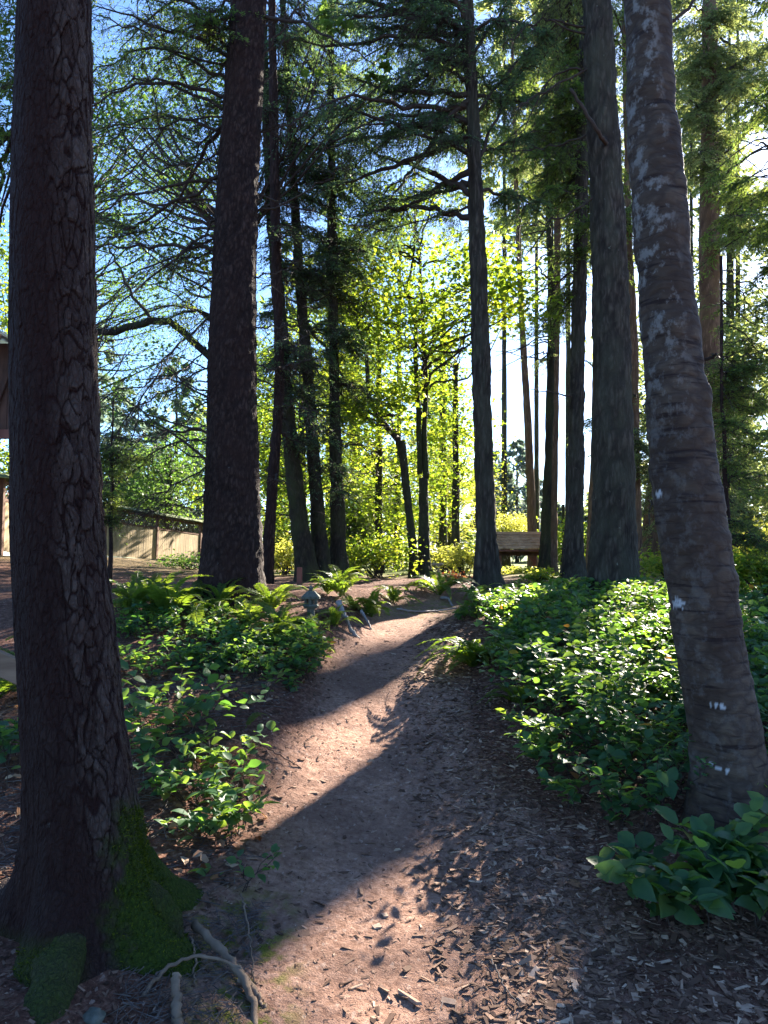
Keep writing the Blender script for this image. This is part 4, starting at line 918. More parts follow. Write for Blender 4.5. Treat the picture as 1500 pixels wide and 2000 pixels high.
# ------------------------------------------------------------------ shrubs, ferns, salal
def shrub(name, label, px, d, hw, hh, n, L, mat, seed, nstem=16, shape='oval', wl=.55, group=None, cat='shrub', py=None):
    b = base_at(px, d); g = np.random.default_rng(seed); root = empty(name, b, label, cat, group)
    R = hw*d/FPX; Ht = hh*d/FPX; A = np.zeros((nstem, 3))+b; a = g.random(nstem)*6.283; q = np.sqrt(g.random(nstem))
    A[:, :2] += g.normal(0, .08*R, (nstem, 2)); B = b+np.stack([np.cos(a)*R*q, np.sin(a)*R*q*.8, Ht*(.45+.55*g.random(nstem))*np.sqrt(np.maximum(.15, 1-.6*q*q))], 1)
    M = A*.4+B*.6+UP*Ht*.15
    mb = MB()
    for P0, P1, ra, rb in ((A, M, .012, .008), (M, B, .008, .003)):
        V, F = sticks(P0, P1, ra, rb); mb.add(V, F)
    mb.build('stems', 'twig_bark', root)
    k = g.integers(0, nstem, n); t = .25+.8*g.random(n)
    c = M[k]+(B[k]-M[k])*t[:, None]+g.normal(0, 1, (n, 3))*np.array([.2*R+.04, .2*R+.04, .11*Ht+.03])
    c[:, 2] = np.maximum(c[:, 2], np.interp(c[:, 1], _fy, _fz)-.05)
    ax = np.stack([g.normal(size=n), g.normal(size=n), g.normal(size=n)*.4-.1], 1); nr = UP+g.normal(0, .6, (n, 3))
    LL = L*(.55+.8*g.random(n)); mb = MB(); leaf_mesh(mb, c, ax, nr, LL, LL*wl, shape, tint=g.random(n)); mb.build('leaves', mat, root)
    return root
shrub('salmonberry_shrub', 'sunlit yellow-green shrub between the dark clump and the twin stemmed maple', 735, 13.5, 85, 85, 2600, .075, 'maple_leaves', 201)
shrub('salmonberry_shrub', 'bright shrub lying low behind the twin stemmed maple', 870, 17, 70, 55, 1800, .08, 'golden_leaves', 202)
shrub('salmonberry_shrub', 'yellow-green shrub showing between the ridged trunk and the dark clump', 555, 15, 60, 75, 1600, .08, 'golden_leaves', 203)
shrub('salmonberry_shrub', 'low sunny bush under the bell shelter', 1000, 16.5, 55, 11, 700, .075, 'golden_leaves', 204)
shrub('salmonberry_shrub', 'small leafy bush at the foot of the shelter post', 1052, 12.5, 30, 20, 450, .07, 'maple_leaves', 205)
shrub('salmonberry_shrub', 'sunlit shrub in the gap right of the broad grey fir', 1300, 13, 70, 60, 1500, .08, 'maple_leaves', 206)
shrub('salmonberry_shrub', 'bright bush at the right edge beyond the leaning trunk', 1500, 9, 90, 110, 2200, .07, 'maple_leaves', 207)
shrub('salmonberry_shrub', 'yellow-green bush behind the bright bush at the right edge', 1470, 13, 90, 110, 2200, .08, 'golden_leaves', 208)
shrub('salmonberry_shrub', 'pale green shrub left of the straight fir, behind the red leaved plant', 905, 14.5, 38, 60, 1100, .07, 'golden_leaves', 209)
shrub('salmonberry_shrub', 'dull green shrub in front of the fence', 370, 20, 60, 30, 900, .08, 'maple_green', 210)
shrub('red_leaved_plant', 'low plant with orange-red leaves beside the straight fir', 893, 12.2, 24, 13, 110, .06, 'red_leaves', 211, nstem=8, cat='plant')

# fern: fronds built at unit length, copied as children
def frond_mesh(k):
    g = np.random.default_rng(300+k); n = 36; t = np.linspace(.02, 1, 40)
    a, bnd = .75+.35*g.random(), .75+.45*g.random()
    x_ = t*(1-.18*t); z_ = a*t-bnd*t**2; y_ = .10*(g.random()-.5)*t**2*2
    P = np.stack([x_, y_, z_], 1); mb = MB(); V, Fs = tube(P, np.linspace(.007, .0018, 40), 4); mb.add(V, Fs, tint=.6)
    tp = np.linspace(.13, .985, n); c = np.stack([np.interp(tp, t, P[:, q]) for q in range(3)], 1); T = unit(np.gradient(c, axis=0)); lat = unit(np.cross(T, UP)); up = np.cross(lat, T)
    w = .135*np.minimum(1, (tp/.28)**.6)*(1-tp**2.6)+.006
    for sg in (-1, 1):
        ax = unit(lat*sg+T*.32+up*(.05-.18*g.random((n, 1)))+g.normal(0, .07, (n, 3)))
        leaf_mesh(mb, c, ax, up+g.normal(0, .18, (n, 3)), w*(.88+.2*g.random(n)), .026+.012*(1-tp), 'needle', tint=np.clip(g.random()*.4+.45*g.random(n), 0, 1))
    o = mb.build('frond', 'fern_leaves'); me = o.data; bpy.data.objects.remove(o); return me
FROND = [frond_mesh(k) for k in range(7)]
def fern(label, p, R, n, seed, az=None, spread=6.283, rise=(-.1, .55), group=None, name='sword_fern'):
    g = random.Random(seed); root = empty(name, p, label, 'fern', group)
    for k in range(n):
        o = bpy.data.objects.new('frond', FROND[g.randrange(7)]); COL.objects.link(o); o.parent = root
        a = (az if az is not None else 0)+spread*(k/n-.5)+g.uniform(-.25, .25); s_ = R*g.uniform(.7, 1.1)
        o.rotation_euler = (g.uniform(-.35, .35), -g.uniform(*rise), a); o.scale = (s_, s_, s_)
    return root
FERNS = [(608, 1240, .42, 9, 'small fern right in front of the stone lantern'), (925, 1302, .62, 34, 'large pale sunlit fern leaning over the trail from the right bank'), (1015, 1375, .42, 14, 'dark fern half buried in salal behind the large pale fern'),
  (330, 1215, .85, 16, 'broad dark fern left of the ridged trunk'), (255, 1200, .8, 14, 'fern beside the young sapling, close to the scaly trunk'), (430, 1190, .75, 12, 'fern whose fronds cross the foot of the ridged trunk'),
  (545, 1250, .7, 18, 'lush fern just left of the stone lantern'), (530, 1195, .7, 14, 'fern between the ridged trunk and the stone lantern'), (655, 1225, .5, 12, 'fern right beside the stone lantern'),
  (665, 1165, .7, 12, 'arching fern below the dark clump of trunks'), (725, 1205, .65, 14, 'fern standing at the left edge of the upper trail'), (768, 1178, .55, 12, 'bright small fern on the left edge of the trail crest'),
  (858, 1162, .75, 12, 'fern with tall arching fronds right of the twin stemmed maple'), (935, 1172, .5, 11, 'fern in the shade at the foot of the straight fir'), (640, 1160, .5, 10, 'fern behind the stone lantern at the foot of the clump'),
  (300, 1180, .7, 14, 'feathery fern half hidden behind the broad dark fern'), (480, 1225, .6, 14, 'fern spreading over small leaved cover right of the ridged trunk foot'), (370, 1180, .6, 12, 'fern left of the ridged trunk foot, nearest the fence'), (690, 1190, .45, 10, 'low fern between the bleached root and the trail'), (1075, 1300, .5, 12, 'fern rising out of the salal right of the large pale fern'),
  (620, 1275, .45, 9, 'little fern at the bank edge above the trail bend')]
for k, (a, q, R, n, lb) in enumerate(FERNS): fern(lb, ground([a], [q])[0]-UP*.02, R*(.85 if a < 850 else 1.), n+3, 400+k, rise=(.05, .95) if a < 850 else (-.05, .55))
fern('single fern frond hanging down the bank below the ridged trunk', ground([392], [1225])[0]+UP*.22, .5, 2, 431, az=-1.4, spread=.35, rise=(-.75, -.55), name='fern_spray')
fern('lone stiff fern frond leaning at the left trail edge', ground([478], [1425])[0], .30, 2, 432, az=.9, spread=.3, rise=(.2, .4), name='fern_spray')
fern('green fern behind the scaly trunk at the left edge', ground([-10], [1370])[0], .75, 14, 433)
fern('fern by the grey plank at the left edge', ground([60], [1310])[0], .6, 10, 434)

def salal(pts, hgt, g, L=.07, nn=(7, 12), lean=.35, toward=None):
    """stems with alternate leaves from many base points -> (stems, leaves)"""
    A, B, ra, C, AX, NR, LL, TN = [], [], [], [], [], [], [], []
    n = len(pts); az = g.random(n)*6.283; lx = lean*(.4+g.random(n))
    D = np.stack([np.cos(az)*lx, np.sin(az)*lx, np.ones(n)], 1)
    if toward is not None: D[:, :2] += toward
    D = unit(D); hh = hgt*(.55+.6*g.random(n)); k = int(g.integers(*nn)); cur = np.array(pts, float); tn0 = g.random(n)*.5
    for q in range(nn[1]):
        seg = hh/nn[1]; d2 = unit(D+g.normal(0, .28, (n, 3))); D = unit(D*.93+np.stack([np.cos(az), np.sin(az), 0*az], 1)*.09)
        nx_ = cur+d2*seg[:, None]; A.append(cur); B.append(nx_); ra.append(np.full(n, .0032*(1-.6*q/nn[1])))
        if q >= 2:
            a2 = az+(1 if q % 2 else -1)*(1.2+.5*g.normal(size=n))
            for rep in range(2 if q > nn[1]*.5 else 1):
                aa = a2+rep*2.2; ax = np.stack([np.cos(aa), np.sin(aa), .15+.35*g.normal(size=n)], 1)
                C.append(nx_+unit(ax)*.01); AX.append(ax); NR.append(UP+g.normal(0, .38, (n, 3))); LL.append(L*(.55+.7*g.random(n))); TN.append(np.clip(tn0+.47*g.random(n)+(g.random(n) > .985)*.3, 0, 1))
        cur = nx_
    return (np.concatenate(A), np.concatenate(B), np.concatenate(ra)), tuple(np.concatenate(v) for v in (C, AX, NR, LL, TN))
def salal_obj(name, label, pts, hgt, seed, parts=True, kind=None, cat='shrub', L=.07, wl=.66, **kw):
    g = np.random.default_rng(seed); pts = np.asarray(pts)
    (A, B, ra), (C, AX, NR, LL, TN) = salal(pts, hgt, g, L, **kw)
    m1_ = MB(); V, F = sticks(A, B, ra, ra*.8); m1_.add(V, F, 1 if not parts else 0, .5)
    if parts:
        root = empty(name, pts.mean(0), label, cat); ns = len(pts)
        if ns > 60: m1_.build('stems', 'twig_bark', root)
        else:
            for i in range(ns):
                q = MB(); V, F = sticks(A[i::ns], B[i::ns], ra[i::ns], ra[i::ns]*.8); q.add(V, F); q.build('stem', 'twig_bark', root)
        m2_ = MB(); leaf_mesh(m2_, C, AX, NR, LL, LL*wl, 'salal', tint=TN, smooth=True); m2_.build('leaves', 'salal_leaves', root); return root
    leaf_mesh(m1_, C, AX, NR, LL, LL*wl, 'salal', tint=TN, smooth=True)
    return m1_.build(name, ['salal_leaves', 'twig_bark'], base=pts.mean(0), label=label, cat=cat, kind=kind)
def scatter_poly(poly, n, g):
    """points on the ground inside a polygon of photo pixels, even over the ground"""
    W = ground([p[0] for p in poly], [p[1] for p in poly])[:, :2]; lo, hi = W.min(0), W.max(0); out = []
    while len(out) < n:
        q = lo+(hi-lo)*g.random((4*n, 2)); c = np.zeros(len(q), bool)
        for k in range(len(W)):
            (x0, y0), (x1, y1) = W[k], W[k-1]
            if y0 == y1: continue
            c ^= ((y0 > q[:, 1]) != (y1 > q[:, 1])) & (q[:, 0] < (x1-x0)*(q[:, 1]-y0)/(y1-y0)+x0)
        out += list(q[c])
    q = np.array(out[:n]); return np.column_stack([q, H(q[:, 0], q[:, 1])])
g0 = np.random.default_rng(77)
bedR = [(885, 1212), (985, 1245), (1000, 1310), (1000, 1380), (1005, 1440), (1040, 1515), (1110, 1590), (1220, 1650), (1330, 1645), (1350, 1510), (1500, 1480), (1560, 1600), (1900, 1500), (1900, 1215), (1400, 1180), (1180, 1188), (1000, 1195)]
def grow(poly, n, g): return scatter_poly(poly, n, g)
PB = grow(bedR, 1650, g0); uB = trail_u(PB[:, 0], PB[:, 1])
salal_obj('salal_bed', 'dense bed of glossy green salal covering the bank right of the trail', PB, .64*np.clip((uB-.5)/1.5, .5, 1)*np.clip(1-(PB[:, 1]-4.8)*.15, .42, 1)*(.7+.6*np.clip(.5+.9*vnoise(PB*1.7, 52), 0, 1)), 501, parts=False, kind='stuff', cat='ground cover', L=.078, nn=(8, 11))
salal_obj('salal_bed', 'low leafy salal carpet behind the broad grey fir', grow([(1010, 1172), (1180, 1168), (1700, 1170), (1900, 1150), (1000, 1152)], 500, g0), .22, 502, parts=False, kind='stuff', cat='ground cover', L=.09, nn=(7, 10))
salal_obj('salal_bed', 'patch of small leaved green cover on the left bank above the trail bend', grow([(390, 1260), (480, 1320), (560, 1345), (625, 1325), (640, 1275), (590, 1240), (520, 1255), (420, 1225)], 170, g0), .27, 503, parts=False, kind='stuff', cat='ground cover', L=.06, nn=(7, 10))
salal_obj('salal_bed', 'shaded green cover under the ferns left of the ridged trunk', grow([(210, 1260), (390, 1270), (440, 1200), (230, 1180)], 110, g0), .24, 504, parts=False, kind='stuff', cat='ground cover', L=.06, nn=(7, 10))
PB2 = grow(bedR, 420, g0); salal_obj('huckleberry_cover', 'finer small leaved sprigs growing up through the salal right of the trail', PB2, .6*np.clip(1-(PB2[:, 1]-4.8)*.15, .42, 1), 505, parts=False, kind='stuff', cat='ground cover', L=.042, wl=.5, nn=(10, 13), lean=.5)
salal_obj('salal_bed', 'sparse low green cover on the bare soil left of the trail bend', grow([(230, 1330), (400, 1330), (560, 1370), (600, 1350), (480, 1320), (390, 1275), (230, 1280)], 60, g0), .24, 506, parts=False, kind='stuff', cat='ground cover', L=.062, nn=(6, 9), lean=.6)
# separate plants
salal_obj('salal_shrub', 'large leaved salal plant in the lower right corner', scatter_poly([(1250, 1800), (1400, 1840), (1560, 1840), (1560, 1740), (1330, 1720)], 46, g0), .38, 511, L=.115, nn=(6, 9), lean=.5, toward=np.array([-.25, -.1]))
salal_obj('salal_shrub', 'salal sprig before the foot of the leaning trunk', scatter_poly([(1470, 1680), (1560, 1690), (1560, 1640), (1480, 1650)], 5, g0), .40, 512, L=.09, nn=(6, 9))
salal_obj('salal_shrub', 'sunlit salal plant with yellow-green leaves right beside the scaly trunk', scatter_poly([(240, 1480), (330, 1490), (390, 1430), (260, 1410)], 26, g0), .52, 513, L=.095, nn=(6, 9), lean=.6)
salal_obj('salal_shrub', 'thin tangled salal plant at the left trail edge, in front of the yellow-green one', scatter_poly([(270, 1560), (420, 1600), (480, 1560), (400, 1490)], 26, g0), .44, 514, L=.075, nn=(6, 9), lean=.8)
salal_obj('salal_shrub', 'dark leaved salal plant between the mossy foot and the trail', scatter_poly([(370, 1660), (470, 1650), (490, 1600), (400, 1600)], 18, g0), .30, 515, L=.075, nn=(5, 8), lean=.8)
salal_obj('salal_shrub', 'tiny pale salal sprig alone on the trail edge', scatter_poly([(455, 1740), (480, 1745), (490, 1720), (460, 1715)], 4, g0), .22, 516, L=.06, nn=(4, 6), lean=.9)
salal_obj('salal_shrub', 'curling salal plant at the left edge behind the scaly trunk', scatter_poly([(-40, 1560), (60, 1560), (60, 1470), (-40, 1470)], 9, g0), .45, 517, L=.09, nn=(6, 9), lean=.7)
salal_obj('salal_shrub', 'small leafy sprig by the hanging fern frond on the left bank', scatter_poly([(470, 1400), (520, 1400), (520, 1370), (470, 1370)], 4, g0), .28, 518, L=.065, nn=(5, 8), lean=.7)
# ------------------------------------------------------------------ things people built
def part_boxes(name, mat, parent, boxes, bev=.006):
    mb = MB()
    for c, s_, R in boxes:
        V, F = box(c, s_, R, bev); mb.add(V, F, tint=float(RNG.random()))
    return mb.build(name, mat, parent)
# fence: boards, lattice top, mossy cap
fence_pts = [at(-160, 1085, 14.0), at(0, 1085, 17.9), at(203, 1090, 26.6)], [at(203, 1090, 26.6), at(305, 1098, 29.6), at(390, 1103, 33.0), at(470, 1106, 37), at(560, 1108, 42)]
FH = 2.0
def fence(label, pts, tops):
    root = empty('wooden_fence', pts[0], label, 'fence', None)
    for p, q in zip(pts, pts[1:]):
        nseg = max(1, int(round(np.linalg.norm((q-p)[:2])/2.6)))
        for k in range(nseg):
            a = p+(q-p)*k/nseg; b = p+(q-p)*(k+1)/nseg; d = b-a; L = np.linalg.norm(d); R = frame(d); m = (a+b)/2
            part_boxes('post', 'fence_trim', root, [(a+UP*(FH/2-.1), (.12, .12, FH+.2), R)])
            mb = MB(); nb = int(L/.14)
            for i in range(nb):
                c = a+d*((i+.5)/nb)+UP*(.62+.10); V, F = box(c+R[:, 1]*RNG.normal(0, .003), (L/nb-.006, .022, 1.24), R, .003); mb.add(V, F, tint=float(RNG.random()))
            mb.build('board_panel', 'fence_wood', root)
            mb = MB(); h0, h1 = 1.42, 1.78; st = .15; nl_ = int((L+.4)/st)
            for sgn in (1, -1):
                for i in range(nl_):
                    u0 = -.4+i*st; lo, hi = (u0, u0+.36) if sgn > 0 else (u0+.36, u0)
                    za, zb_ = h0, h1; ua, ub = lo, hi
                    if min(ua, ub) < .02 or max(ua, ub) > L-.02: continue
                    A = a+R[:, 0]*ua+UP*za; B = a+R[:, 0]*ub+UP*zb_; V, F = box((A+B)/2+R[:, 1]*.008*sgn, (np.linalg.norm(B-A), .008, .034), frame(B-A, R[:, 1])[:, [0, 2, 1]]*np.array([1, 1, 1])); mb.add(V, F, tint=.3)
            if mb.n: mb.build('lattice', 'fence_trim', root)
            part_boxes('rail', 'fence_trim', root, [(m+UP*1.385, (L-.12, .06, .08), R), (m+UP*1.82, (L-.12, .07, .08), R)])
            part_boxes('base_board', 'concrete', root, [(m+UP*.02-R[:, 1]*.02, (L-.12, .05, .14), R)])
            mb = MB()
            for sgn in (1, -1):
                Rr = frame(d)@np.array([(1, 0, 0), (0, math.cos(.45*sgn), -math.sin(.45*sgn)), (0, math.sin(.45*sgn), math.cos(.45*sgn))])
                V, F = box(m+UP*(1.97)-R[:, 1]*sgn*.14, (L+.02, .32, .03), Rr, .004); mb.add(V, F)
            cap = mb.build('cap', 'mossy_board', root)
    part_boxes('post', 'fence_trim', root, [(pts[-1]+UP*(FH/2-.1), (.12, .12, FH+.2), None)])
    return root
fence('wooden fence with lattice top and mossy cap, right of the scaly trunk', fence_pts[1], None)
fence('shaded fence section with lattice top at the left edge, behind the scaly trunk', [np.array([-12.2, 13.2, fence_pts[0][1][2]]), fence_pts[0][1], at(60, 1086, 19.5)], None)
# open sided shelter at the left edge: pale metal roof, dark gable
ang = math.radians(24); c0 = at(-160, 655, 11)
sh = empty('picnic_shelter', (c0[0], 11, H1(c0[0], 11)), 'dark timber shelter with a bluish metal roof at the left edge', 'shelter')
ev = at(20, 668, 11); z0 = ev[2]
Rr = np.array([(math.cos(.32), 0, math.sin(.32)), (0, 1, 0), (-math.sin(.32), 0, math.cos(.32))])
part_boxes('roof', 'metal_roof', sh, [(np.array([ev[0]-1.25, 12.6, z0+.46]), (2.75, 4.0, .05), Rr)]+[(np.array([ev[0]-1.25+Rr[0, 0]*u, 12.6, z0+.50+Rr[2, 0]*u]), (.03, 4.0, .05), Rr) for u in np.arange(-1.3, 1.35, .3)])
Rl = np.array([(math.cos(-.32), 0, math.sin(-.32)), (0, 1, 0), (-math.sin(-.32), 0, math.cos(-.32))])
part_boxes('roof', 'metal_roof', sh, [(np.array([ev[0]-3.86, 12.6, z0+.46]), (2.75, 4.0, .05), Rl)])
part_boxes('fascia', 'plank_wood', sh, [(np.array([ev[0]-1.25, 10.62, z0+.36]), (2.7, .05, .16), Rr)])
zb_ = at(0, 838, 11)[2]
gb = [(np.array([ev[0]-.14-.16*k, 11.4, (zb_+z0+.04+.05*k)/2]), (.155, .04, z0+.04+.05*k-zb_), None) for k in range(30) if k < 15] + [(np.array([ev[0]-.14-.16*k, 11.4, (zb_+z0+.04+.05*(30-k))/2]), (.155, .04, z0+.04+.05*(30-k)-zb_), None) for k in range(15, 31)]
part_boxes('gable_wall', 'dark_timber', sh, gb, .003)
part_boxes('beam', 'red_timber', sh, [(np.array([ev[0]-2.5, 11.36, zb_-.02]), (4.9, .1, .14), None)])
part_boxes('brace', 'dark_timber', sh, [(np.array([ev[0]-.30, 11.34, (zb_+z0)/2]), (.09, .05, 1.0), Rr)])
gz = H1(ev[0]-.3, 11.4)
for xx in (-.45, -4.6): part_boxes('post', 'dark_timber', sh, [(np.array([ev[0]+xx-(.6 if xx > -1 else 0), 11.46, (gz+zb_)/2-.1]), (.18, .18, zb_-gz+.1), None)])
# grey plank rail at the left edge
a, b = at(-90, 1255, 4.2), at(58, 1322, 4.2); V, F = box((a+b)/2, (np.linalg.norm(b-a), .04, .135), frame(b-a), .006)
rt = empty('plank_railing', (a[0], 4.2, H1(a[0], 4.2)), 'sloping grey plank at the left edge beside the scaly trunk', 'railing')
MBp = MB(); MBp.add(V, F, tint=.9); MBp.build('plank', 'plank_wood', rt)
for f in (.12, .93):
    p = a+(b-a)*f; gz = H1(p[0], 4.26); part_boxes('stake', 'dark_timber', rt, [(np.array([p[0], 4.265, (gz-.15+p[2])/2]), (.06, .08, p[2]-gz+.15), None)])
# bell shelter
D = 19.0; bs0 = at(1010, 1080, D); gz = H1(bs0[0], D); sc = D/FPX
bs = empty('bell_shelter', (bs0[0], D, gz), 'small wooden bell shelter with a cedar shingle roof between two fir trunks', 'shelter')
xl, xr = at(948, 0, D)[0], at(1062, 0, D)[0]; ze, zr = at(1010, 1072, D)[2], at(1010, 1044, D)[2]; xm = (xl+xr)/2
nrow = 5
for sd in (-1, 1):
    mb = MB()
    for k in range(nrow):
        t = (k+.5)/nrow; yy = D+sd*(.62*(1-t)); zz = ze+(zr-ze)*t; wd = (xr-xl)*(1-.17*t); nsh = 22
        for i in range(nsh):
            V, F = box((xm-wd/2+wd*(i+.5)/nsh, yy+RNG.normal(0, .004), zz+.012*RNG.random()), (wd/nsh-.004, .20, .036), np.array([(1, 0, 0), (0, math.cos(.30*sd), math.sin(.30*sd)), (0, -math.sin(.30*sd), math.cos(.30*sd))]), .003); mb.add(V, F, tint=float(RNG.random()))
    mb.build('roof', 'cedar_roof', bs)
part_boxes('ridge', 'cedar_roof', bs, [((xm-.03, D, zr+.035), ((xr-xl)*.86, .16, .075), None)])
for sd in (-1, 1):
    part_boxes('fascia', 'red_timber', bs, [((xm, D+sd*.66, ze-.045), ((xr-xl)*.98, .035, .05), None)])
mb = MB()
for i in range(9): V, F = box((xl+.1+(xr-xl-.2)*i/8, D, ze-.06), (.05, 1.24, .05), None, .004); mb.add(V, F)
mb.build('rafters', 'red_timber', bs)
part_boxes('beam', 'dark_timber', bs, [((xm-.08, D, ze-.13), ((xr-xl)*.72, .12, .10), None)])
for px_ in (966, 1031):
    xx = at(px_, 0, D)[0]; part_boxes('post', 'red_timber', bs, [((xx, D, (gz-.2+ze-.18)/2), (.085, .085, ze-.18-gz+.2), None)])
part_boxes('brace', 'red_timber', bs, [((at(1026, 0, D)[0], D-.001, ze-.28), (.05, .05, .30), np.array([(math.cos(.7), 0, -math.sin(.7)), (0, 1, 0), (math.sin(.7), 0, math.cos(.7))]))])
def lathe(prof, c, n=24):
    th = np.arange(n)/n*2*np.pi; prof = np.asarray(prof, float)
    V = np.stack([prof[:, 0, None]*np.cos(th), prof[:, 0, None]*np.sin(th), np.repeat(prof[:, 1, None], n, 1)], -1).reshape(-1, 3)+c
    i = np.arange(len(prof)-1)[:, None]*n; j = np.arange(n)[None]; j2 = (j+1) % n
    return V, np.stack([i+j, i+j2, i+n+j2, i+n+j], -1).reshape(-1, 4)
bc = at(1002, 1122, D); bh = .26
bell = empty('hanging_bell', bc, 'dark bronze bell hanging on a rope under the shelter roof', 'bell')
V, F = lathe([(.0, -.005), (.075, 0), (.088, .0), (.086, .03), (.080, .1), (.076, .17), (.058, .215), (.03, .24), (0, .245)], bc); MBb = MB(); MBb.add(V, F, smooth=True); MBb.build('bell_body', 'bronze', bell)
V, Fs = tube([bc+UP*.24, bc+UP*.4, np.array([bc[0], bc[1], ze-.18])], .012, 6); MBb = MB(); MBb.add(V, Fs); MBb.build('rope', 'rope', bell)
# stone lantern among the ferns
D2 = float(ground([607], [1222])[0][1]); lc = at(607, 1205, D2); gz = H1(lc[0], D2); k2 = D2/FPX
ln = empty('stone_lantern', (lc[0], D2, gz), 'weathered stone lantern with a hipped cap standing among the ferns', 'lantern')
def zp(py): return at(607, py, D2)[2]
def pyr(z0, z1, r0, r1, n=6, rot=.5): 
    th = np.arange(n)/n*6.2832+rot; V = np.concatenate([np.stack([r*np.cos(th)+lc[0], r*np.sin(th)+D2, np.full(n, z)], 1) for z, r in ((z0, r0), (z1, r1))]); j = np.arange(n); j2 = (j+1) % n
    return V, [np.stack([j, j2, n+j2, n+j], 1), np.stack([np.zeros(n-2, int), j[2:], j[1:-1]], 1), np.stack([n+np.zeros(n-2, int), n+j[1:-1], n+j[2:]], 1)]
def lant(nm, segs, mat='grey_stone'):
    mb = MB()
    for s_ in segs: mb.add(*pyr(*s_))
    mb.build(nm, mat, ln)
lant('cap', [(zp(1169), zp(1165), 20*k2, 21*k2), (zp(1165)+.001, zp(1154), 20*k2, 8*k2)])
lant('finial', [(zp(1154)+.001, zp(1149), 3.5*k2, 5*k2), (zp(1149)+.001, zp(1142), 5*k2, .8*k2)])
mb = MB()
for i in range(6):
    th = i/6*6.2832+.5; V, F = box((lc[0]+11*k2*math.cos(th), D2+11*k2*math.sin(th), (zp(1169)+zp(1180))/2), (.022, .022, zp(1169)-zp(1180)-.002), rotz(th), .003); mb.add(V, F)
mb.add(*pyr(zp(1180)+.002, zp(1172), 6*k2, 5*k2)); mb.build('light_chamber', 'grey_stone', ln)
lant('platform', [(zp(1183), zp(1180), 17*k2, 15*k2), (zp(1188), zp(1183)-.001, 13*k2, 17*k2)])
lant('pillar', [(gz-.1, zp(1188)-.001, 9*k2, 8*k2)])
# small wooden post with a crossbar
D3 = 15.5; pc = at(857, 1120, D3); gz = H1(pc[0], D3); zt = at(857, 1102, D3)[2]
pr = empty('wooden_post', (pc[0], D3, gz), 'short weathered post with a crossbar beside the twin stemmed maple', 'post')
part_boxes('upright', 'bleached_wood', pr, [((pc[0], D3, (gz-.1+zt-.03)/2), (.05, .05, zt-.03-gz+.1), None)]); part_boxes('crossbar', 'bleached_wood', pr, [((pc[0]-.02, D3, zt), (.26, .06, .05), None)])
D4 = 10.6; pc = at(585, 1120, D4); gz = H1(pc[0], D4); zt = at(585, 1108, D4)[2]
V, F = box((pc[0], D4, (gz-.1+zt)/2), (.075, .075, zt-gz+.1), None, .008); mb = MB(); mb.add(V, F); mb.build('wooden_stake', 'red_timber', base=(pc[0], D4, gz), label='short red-brown wooden stake left of the curved trunk', cat='stake')
# ------------------------------------------------------------------ roots, sticks, stones, chips, litter
def on_ground(L, lift=0.): 
    G_ = ground([p[0] for p in L], [p[1] for p in L]); G_[:, 2] += lift+np.array([p[2] if len(p) > 2 else 0 for p in L]); return G_
def rootlet(name, label, cat, L, r0, r1, mat, lift=0., wob=.006, group=None, n=24):
    P = spline(on_ground(L, lift), n); P += RNG.normal(0, wob, P.shape)*.5; V, Fs = tube(P, np.linspace(r0, r1, n), 10); V = V+.25*r0*fbm(V*(.5/r0), 2, 33)[:, None]
    mb = MB(); mb.add(V, Fs, smooth=True); return mb.build(name, mat, base=P.mean(0), label=label, cat=cat, group=group)
rootlet('exposed_root', 'thick exposed root running down the eroded bank to the trail edge', 'root', [(378, 1822, .03), (420, 1870, .05), (462, 1915, .04), (490, 1960, .02), (500, 2010, -.01)], .017, .013, 'root_wood')
rootlet('exposed_root', 'root fork branching right onto the dirt from the thick exposed root', 'root', [(470, 1925, .03), (500, 1950, .015), (520, 1975, -.01)], .012, .007, 'root_wood')
rootlet('exposed_root', 'thin arched root crossing over the thick exposed root', 'root', [(280, 1945, 0), (320, 1912, .03), (380, 1902, .06), (450, 1912, .06), (500, 1935, .01)], .008, .005, 'root_wood')
rootlet('exposed_root', 'stubby upright root end at the bottom edge of the bank', 'root', [(352, 2020, -.02), (345, 1975, .03), (340, 1935, .06)], .017, .012, 'root_wood')
rootlet('exposed_root', 'long thin root hanging left of the eroded bank', 'root', [(350, 1770, .02), (325, 1830, .03), (310, 1880, .02), (305, 1915, .0)], .007, .004, 'root_wood')
rootlet('exposed_root', 'hair thin root dangling on the bank beside the thick exposed root', 'root', [(372, 1840, .02), (380, 1880, .03), (380, 1930, .01)], .005, .003, 'root_wood')
rootlet('exposed_root', 'thin stalk rooted beside the hollows of the bank', 'root', [(470, 1760, .03), (478, 1800, .05), (490, 1870, .04), (495, 1920, .01)], .004, .003, 'root_wood')
rootlet('weathered_root', 'pale bleached root reaching the trail beside the lantern ferns', 'root', [(660, 1205, .16), (672, 1222, .10), (690, 1240, .02), (702, 1245, -.01)], .028, .014, 'bleached_wood')
rootlet('weathered_root', 'small pale root at the left trail edge, right of the longer bleached one', 'root', [(705, 1208, .08), (716, 1220, .05), (726, 1229, 0)], .016, .008, 'bleached_wood')
rootlet('weathered_root', 'pale curved root end on the crest left of the straight fir', 'root', [(862, 1172, .03), (875, 1176, .05), (884, 1184, .0)], .022, .012, 'bleached_wood')
rootlet('weathered_root', 'thin pale root lying along the far side of the trail crest', 'root', [(775, 1192, .02), (810, 1197, .02), (850, 1196, .02), (890, 1191, .02)], .012, .008, 'bleached_wood')
rootlet('fallen_branch', 'reddish dead conifer spray lying on the left trail edge', 'branch', [(490, 1450, .02), (530, 1475, .03), (590, 1503, .01)], .006, .003, 'fence_trim')
rootlet('fallen_branch', 'bare twig lying among the chips at the lower right', 'branch', [(960, 1880, .01), (985, 1930, .015), (1018, 1978, .01)], .004, .002, 'dead_twig')
